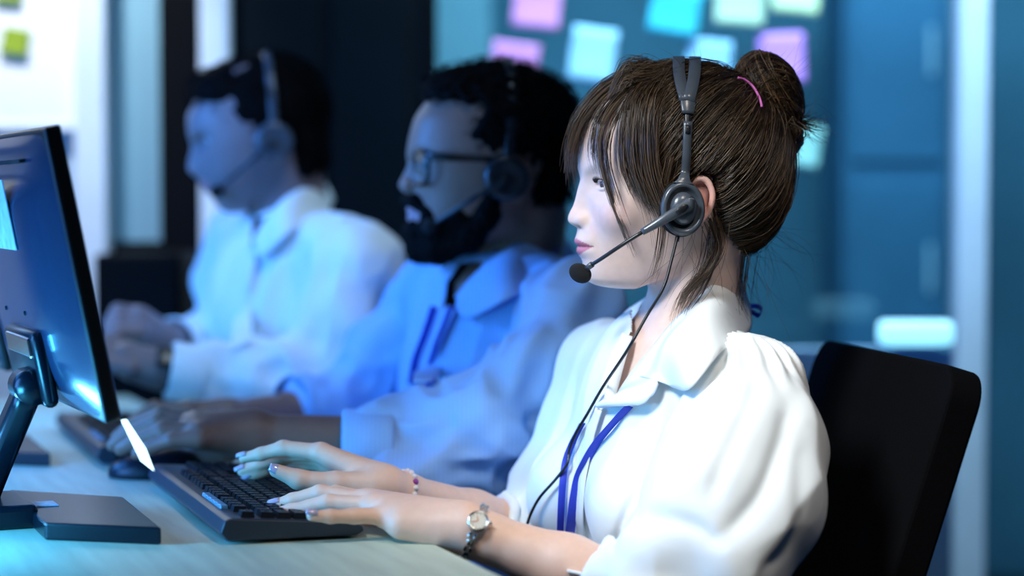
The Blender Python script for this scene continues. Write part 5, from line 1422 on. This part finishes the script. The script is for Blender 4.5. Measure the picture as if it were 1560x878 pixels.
    bv = bvh_of(V_, Q_); fc = V_[Q_].mean(1); nk = H.W(H.px(*D['nape'])); ax_ = nb - nk; ax_ /= np.linalg.norm(ax_); tt = (fc - nk) @ ax_
    dist = np.linalg.norm(fc - nk - np.outer(tt, ax_), axis=1); x_, y_ = project(fc)
    cut = ((dist < .062) & (fc[:, 2] > nb[2] - .03)) | (in_poly(D['vpoly'], x_, y_) & ((fc - mid) @ ff > 0))
    so = put(link('shirt', mesh_np('shirt', V_, Q_[~cut]), D['m']), root); md = so.modifiers.new('cloth', 'SOLIDIFY'); md.thickness = .0015; md.offset = -1
    def Bm(q, off=.008): return hit(bv, q[0], q[1], off, P(q[0], q[1], q[2]) if len(q) > 2 else mid)
    for ins, outs in D['collars']:
        A = [P(*q) for q in ins]; Bq = [P(*q) if len(q) > 2 else Bm(q, .010) for q in outs]
        put(link('collar', grid_me(resample_grid([[a * (1 - t) + b * t + np.array((0, -.004, .010)) * math.sin(math.pi * t) for a, b in zip(A, Bq)] for t in (0, .2, .5, .8, 1)], 10, 20), .002), D['m']), root)
    pl = [Bm(q, .003) for q in D['placket']]; put(link('placket', strip_me(catmull(pl, 24), .030, .0025, ll), D['m']), root)
    for c_, a_, r_, L_ in D['cuffs']:
        a_ = a_ / np.linalg.norm(a_); put(link('cuff', tube_me([c_ - a_ * L_ / 2, c_ - a_ * L_ * .45, c_ + a_ * L_ * .45, c_ + a_ * L_ / 2], [r_ * .97, r_, r_ * 1.03, r_ * .98], 26, cap=False), D['m']), root).modifiers.new('cloth', 'SOLIDIFY').thickness = .003
    v = Vol(mid + (-.62, -.60, -0.90), mid + (.40, .60, -.25), .008); v.ell(T(.46), (.125, .18, .12), Rt, .05); legs(v, hc - ll * .1, hc + ll * .1, ff, r=.088)
    V_, Q_ = v.mesh(2); V_[:, 2] = np.maximum(V_[:, 2], .02); put(link('trousers', mesh_np('trousers', V_, Q_), M_trouser), root)
    for kn, an in lg:
        v = Vol(an + (-0.30, -0.30, -0.12), an + (0.15, 0.15, 0.06), 0.006); v.chain([an - zz * 0.05, an + ff * 0.09 - zz * 0.055, an + ff * 0.18 - zz * 0.062], [0.045, 0.041, 0.030], 0.02)
        V_, Q_ = v.mesh(2); V_[:, 2] = np.maximum(V_[:, 2], 0.001); put(link('shoe', mesh_np('shoe', V_, Q_), M_shoe), root)
    return root, bv, mid, ff, ll

# bearded man in the middle
H2 = Head(745, 250, 2.72, math.radians(12))
Sn2, Sf2 = P(868, 478, 2.56), P(668, 452, 2.92); En2, Ef2 = P(712, 692, 2.46), P(545, 625, 2.90); Wn2, Wf2 = P(385, 668, 2.44), P(345, 640, 2.74)
nh2 = [([En2, En2 * .5 + Wn2 * .5, Wn2], [.032, .031, .025], .012), ([Wn2, P(300, 655, 2.44)], [.026, .020], .012), ([Wn2, P(305, 670, 2.40)], [.024, .017], .012), ([Wn2, P(300, 662, 2.42)], [.026, .019], .012),
       ([P(300, 652, 2.45), P(245, 640, 2.46), P(200, 655, 2.47), P(178, 672, 2.475)], [.0125, .011, .0095, .008], .004), ([P(298, 658, 2.43), P(240, 650, 2.435), P(195, 668, 2.44), P(172, 684, 2.445)], [.0125, .011, .0095, .008], .004),
       ([P(300, 666, 2.41), P(248, 662, 2.41), P(206, 678, 2.415), P(184, 690, 2.42)], [.0125, .011, .0095, .008], .004), ([P(304, 675, 2.39), P(262, 676, 2.39), P(228, 688, 2.395), P(208, 697, 2.40)], [.011, .009, .008, .007], .004),
       ([P(345, 690, 2.46), P(290, 700, 2.49), P(250, 702, 2.50)], [.017, .013, .009], .008)]
nh2 = [([q + np.array((0, 0, .004)) for q in a], r, k) for a, r, k in nh2]
fh2 = [([Ef2, Ef2 * .5 + Wf2 * .5, Wf2], [.032, .031, .025], .012), ([Wf2, P(285, 632, 2.72)], [.025, .019], .012), ([Wf2, P(280, 640, 2.75)], [.025, .018], .012)] + \
      [([P(285, 630 + 6 * i, 2.70 + .022 * i), P(235, 622 + 6 * i, 2.70 + .022 * i), P(205, 640 + 5 * i, 2.70 + .022 * i)], [.0125, .010, .008], .004) for i in range(4)] + [([Wf2, P(300, 652, 2.68), P(265, 662, 2.67)], [.018, .012, .009], .008)]
D2 = dict(H=H2, skin=(0.25, 0.135, 0.10), label='bearded man with black glasses in a light blue shirt at the second desk place', Sn=Sn2, Sf=Sf2, En=En2, Ef=Ef2, nb=P(775, 398, 2.74),
    base=[(112, 730), (130, 690), (150, 655), (180, 634), (210, 627), (237, 621), (250, 625), (270, 628), (290, 629), (310, 630), (330, 629), (350, 630), (370, 632), (385, 642), (400, 660)],
    nose=[(240, 0), (250, 2), (262, 11), (272, 18), (281, 23), (287, 21), (293, 14), (299, 5), (304, 0)], mouth=[(293, 0), (302, 4), (312, 9), (320, 11), (325, 6), (332, 10), (340, 5), (350, 0)],
    wid=[(112, .05), (180, .072), (240, .076), (290, .075), (340, .068), (370, .058), (400, .042)], chin=(660, 388), cran=((747, 230), (.096, .077, .088)), alar=(622, 284), eye=(648, 250), ear=(790, 272), browup=14,
    nape=(800, 330), lip=(622, 325), lipc=(0.42, 0.22, 0.24), hands=[nh2, fh2],
    hair=[((752, 196), (.103, .088, .080)), ((800, 295), (.030, .058, .040)), ((690, 142), (.038, .06, .030)), ((828, 172), (.038, .07, .046)), ((765, 128), (.055, .06, .024)), ((830, 265), (.034, .065, .05))],
    hairline=[(540, 158), (648, 152), (738, 160, -.06), (716, 208, -.07), (746, 238, -.074), (752, 300, -.074), (772, 335, -.07), (814, 345, -.05), (820, 430), (540, 430)], curl=.006, nstr=1800,
    beard=[([(752, 285, .072), (742, 330, .068), (715, 362, .056), (668, 378, .026), (642, 376, 0)], [.010, .014, .017, .020, .020]), ([(700, 330, .058), (665, 350, .036), (640, 352, .010)], [.010, .012, .013]), ([(650, 322, .034), (632, 307, .020), (621, 305, 0)], [.007, .0075, .0065]), ([(655, 325, .034), (655, 345, .032)], [.008, .010]), ([(631, 346, .014), (628, 352, 0)], [.008, .008])],
    nsl=[(Sn2, .062), (P(812, 585, 2.50), .064), (P(735, 675, 2.455), .066), (P(650, 692, 2.45), .056), (P(585, 690, 2.448), .040)], fsl=[(Sf2, .062), (P(610, 540, 2.92), .060), (P(560, 615, 2.90), .056), (P(480, 622, 2.84), .042)],
    fold=.0145, m=M_shirt2, vpoly=[(700, 400), (740, 395), (720, 430), (690, 470), (675, 470), (680, 430)],
    collars=[([(842, 358, 2.80), (812, 362, 2.72), (765, 385, 2.655), (718, 425, 2.65), (695, 455, 2.67)], [(880, 392, 2.80), (856, 420, 2.70), (790, 455), (725, 490), (705, 478)]), ([(830, 350, 2.82), (760, 370, 2.85), (705, 400, 2.80), (690, 430, 2.74), (686, 455, 2.70)], [(850, 380, 2.85), (750, 395, 2.93), (680, 415, 2.90), (650, 445, 2.84), (655, 480, 2.78)])],
    placket=[(690, 470), (668, 520), (655, 560), (648, 585)], cuffs=[(P(560, 690, 2.448), P(520, 690, 2.446) - P(600, 690, 2.45), .0500, .060), (P(462, 622, 2.83), P(440, 622, 2.81) - P(490, 622, 2.85), .044, .045)])
man2, bv2, mid2, ff2, ll2 = man(D2)
hs2 = headset_simple(H2, (772, 272, -.092), (768, 92, 0), (655, 345, -.05), 'dark call headset worn by the bearded man', M_hsd)
gl = thing('eyeglasses', 'black rimmed eyeglasses worn by the bearded man', 'eyeglasses', tuple(H2.wpx(640, 250)))
HM2 = H2.M()
xl = H2.px(637, 252, -.036)[0]; zl2 = H2.px(637, 256)[2]
for s_ in (-1, 1):
    rim = []; disc = [(xl - .0005, s_ * .036, zl2)]
    for q in np.linspace(0, 2 * math.pi, 33):
        c_, n_ = math.cos(q), math.sin(q); y = .036 + .028 * math.copysign(abs(c_) ** .7, c_); z = zl2 + .0215 * math.copysign(abs(n_) ** .75, n_); rim.append((xl + .25 * max(0, y - .03), s_ * y, z))
    rm = put(link('rim', xf(tube_me(rim, .0030, 8, cap=False), HM2), M_frame), gl)
    V3 = [(xl - .002, s_ * .036, zl2)] + rim[:-1]; n3 = len(rim) - 1
    put(link('lens', xf(mesh_np('lens', V3, None, [(0, 1 + i, 1 + (i + 1) % n3) for i in range(n3)]), HM2), M_lens), gl)
    put(link('temple', xf(strip_me(catmull([(xl + .008, s_ * .064, zl2 + .014), (xl + .04, s_ * .078, zl2 + .012), (xl + .095, s_ * .082, zl2 + .008), (xl + .112, s_ * .080, zl2 - .006)], 14), np.linspace(.011, .006, 14), .003, (0, 0, 1)), HM2), M_frame), gl)
put(link('bridge', xf(tube_me([(xl, -.010, zl2 + .007), (xl - .003, 0, zl2 + .009), (xl, .010, zl2 + .007)], .0026, 8), HM2), M_frame), gl)
lan2 = thing('lanyard', 'dark blue lanyard round the collar of the bearded man', 'lanyard', tuple(P(665, 520, 2.6)), 0, 'lanyards')
def strap2(pts, w, par, bv, off=.006):
    p = [hit(bv, x, y, off) for x, y in pts]; p = [q for q in p if q is not None]; put(link('strap', strip_me(catmull(p, 30), w, .0014, (0.9, 0.2, 0.3)), M_lan), par)
strap2([(695, 470), (684, 500), (672, 530), (662, 565), (656, 590)], .012, lan2, bv2)
strap2([(668, 470), (655, 510), (640, 550), (634, 585)], .010, lan2, bv2)
put(link('neck_strap', strip_me(catmull([P(852, 375, 2.72), P(838, 395, 2.68), P(812, 418, 2.63), P(780, 440, 2.60)], 14), .013, .0014, (0.6, -.3, .6)), M_lan), lan2)

# man with a cap of straight black hair at the far place
H3 = Head(392, 215, 3.20, math.radians(12), math.radians(-17))
Sn3, Sf3 = P(540, 408, 3.04), P(372, 375, 3.38); En3, Ef3 = P(470, 590, 2.98), P(322, 520, 3.36); Wn3, Wf3 = P(240, 562, 2.93), P(250, 520, 3.14)
nh3 = [([En3, En3 * .5 + Wn3 * .5, Wn3], [.034, .032, .025], .012), ([Wn3, P(195, 545, 2.93)], [.026, .022], .012), ([Wn3, P(200, 560, 2.92)], [.026, .020], .012)] + \
      [([P(198, 535 + 9 * i, 2.945 - .014 * i), P(160, 522 + 11 * i, 2.95 - .014 * i), P(135, 535 + 12 * i, 2.95 - .014 * i)], [.0135, .011, .009], .004) for i in range(4)]
fh3 = [([Ef3, Ef3 * .5 + Wf3 * .5, Wf3], [.034, .032, .026], .012), ([Wf3, P(212, 490, 3.10)], [.026, .024], .012), ([Wf3, P(205, 505, 3.08)], [.026, .022], .012)] + \
      [([P(212, 480 + 9 * i, 3.11 - .016 * i), P(180, 475 + 11 * i, 3.09 - .014 * i), P(165, 495 + 10 * i, 3.07 - .014 * i)], [.0135, .012, .009], .004) for i in range(4)]
D3 = dict(H=H3, skin=(0.24, 0.17, 0.17), label='man with straight black hair in a white shirt at the far place, looking down', Sn=Sn3, Sf=Sf3, En=En3, Ef=Ef3, nb=P(442, 322, 3.21), lean=-0.12,
    base=[(108, 350), (125, 322), (150, 297), (178, 285), (205, 287), (222, 294), (240, 297), (257, 302), (270, 306), (285, 314), (300, 322), (315, 332), (326, 343), (336, 362)],
    nose=[(208, 0), (222, 1.5), (235, 8), (247, 14), (255, 16.5), (260, 14), (266, 6), (271, 0)], mouth=[(262, 0), (268, 4), (275, 7), (281, 4), (287, 7), (294, 3), (300, 0)],
    wid=[(108, .05), (170, .071), (230, .074), (270, .070), (300, .060), (336, .042)], chin=(346, 330), cran=((400, 188), (.096, .076, .090)), alar=(299, 258), eye=(316, 216), ear=(425, 220), browup=12,
    nape=(440, 265), lip=(312, 283), lipc=(0.40, 0.18, 0.19), hands=[nh3, fh3],
    hair=[((400, 172), (.102, .084, .092)), ((462, 222), (.036, .068, .045)), ((452, 258), (.032, .058, .036)), ((330, 140), (.040, .065, .036))],
    hairline=[(180, 160), (292, 152), (336, 176, -.05), (376, 196, -.07), (392, 240, -.074), (408, 248, -.074), (425, 215, -.074), (440, 248, -.07), (444, 300, -.05), (455, 420), (180, 420)], curl=.002, nstr=1200,
    nsl=[(Sn3, .062), (P(515, 500, 3.01), .062), (P(475, 580, 2.98), .060), (P(380, 585, 2.955), .050), (P(290, 570, 2.935), .038)], fsl=[(Sf3, .058), (P(348, 450, 3.38), .058), (P(325, 515, 3.34), .052), (P(285, 520, 3.22), .036)],
    fold=.009, m=M_shirt3, vpoly=[(385, 330), (410, 330), (400, 350), (390, 380), (382, 370)],
    collars=[([(486, 278, 3.27), (466, 284, 3.18), (432, 305, 3.115), (402, 340, 3.11), (386, 368, 3.13)], [(508, 305, 3.28), (495, 325, 3.16), (450, 360), (410, 395), (396, 385)]), ([(480, 275, 3.28), (430, 290, 3.32), (385, 310, 3.28), (372, 340, 3.22), (378, 368, 3.17)], [(495, 300, 3.32), (430, 315, 3.40), (372, 325, 3.38), (352, 350, 3.32), (362, 385, 3.25)])],
    placket=[(388, 385), (378, 430), (372, 480), (368, 530)], cuffs=[(P(284, 569, 2.934), P(262, 565, 2.93) - P(310, 573, 2.94), .0405, .05), (P(272, 521, 3.19), P(255, 521, 3.15) - P(290, 520, 3.22), .037, .04)])
man3, bv3, mid3, ff3, ll3 = man(D3)
hs3 = headset_simple(H3, (418, 215, -.090), (402, 80, 0), (330, 292, -.045), 'headset with a pale band worn by the man at the far place', M_hs)
w3 = thing('wristwatch', 'black wristwatch on the near wrist of the man at the far place', 'watch', tuple(P(240, 560, 2.905)))
a3 = (En3 - Wn3) / np.linalg.norm(En3 - Wn3); c3 = Wn3 + a3 * .012; b3 = np.cross(a3, zz); b3 /= np.linalg.norm(b3); e3 = np.cross(b3, a3)
put(link('watch_band', tube_me([c3 - a3 * .012, c3 - a3 * .010, c3 + a3 * .010, c3 + a3 * .012], [.0275, .0285, .029, .028], 26, cap=False), M_blackmatte), w3).modifiers.new('s', 'SOLIDIFY').thickness = .003
nw = np.array((-.1, -.75, .6)); nw -= a3 * (nw @ a3); nw /= np.linalg.norm(nw); sw = np.cross(nw, a3); cw = c3 + nw * .030
put(link('case', xf(box_me((-.018, -.016, -.004), (.018, .016, .006), .004, 3, True), Matrix(((a3[0], sw[0], nw[0], cw[0]), (a3[1], sw[1], nw[1], cw[1]), (a3[2], sw[2], nw[2], cw[2]), (0, 0, 0, 1)))), M_frame), w3)
# their chairs
dk2 = np.array((-0.185, 0.53, 0)); 
chair('black office chair of the bearded man, hidden behind the woman', P(1482, 562, 2.03) + dk2 + (0.03, 0, 0), P(1268, 534, 2.44) + dk2 + (0.03, 0, 0), math.radians(14), 0.37)
dk3 = np.array((-0.48, 1.02, 0))
chair('black office chair of the man at the far place, hidden behind the two others', P(1482, 562, 2.03) + dk3 + (0.05, 0, 0), P(1268, 534, 2.44) + dk3 + (0.05, 0, 0), math.radians(14), 0.37)
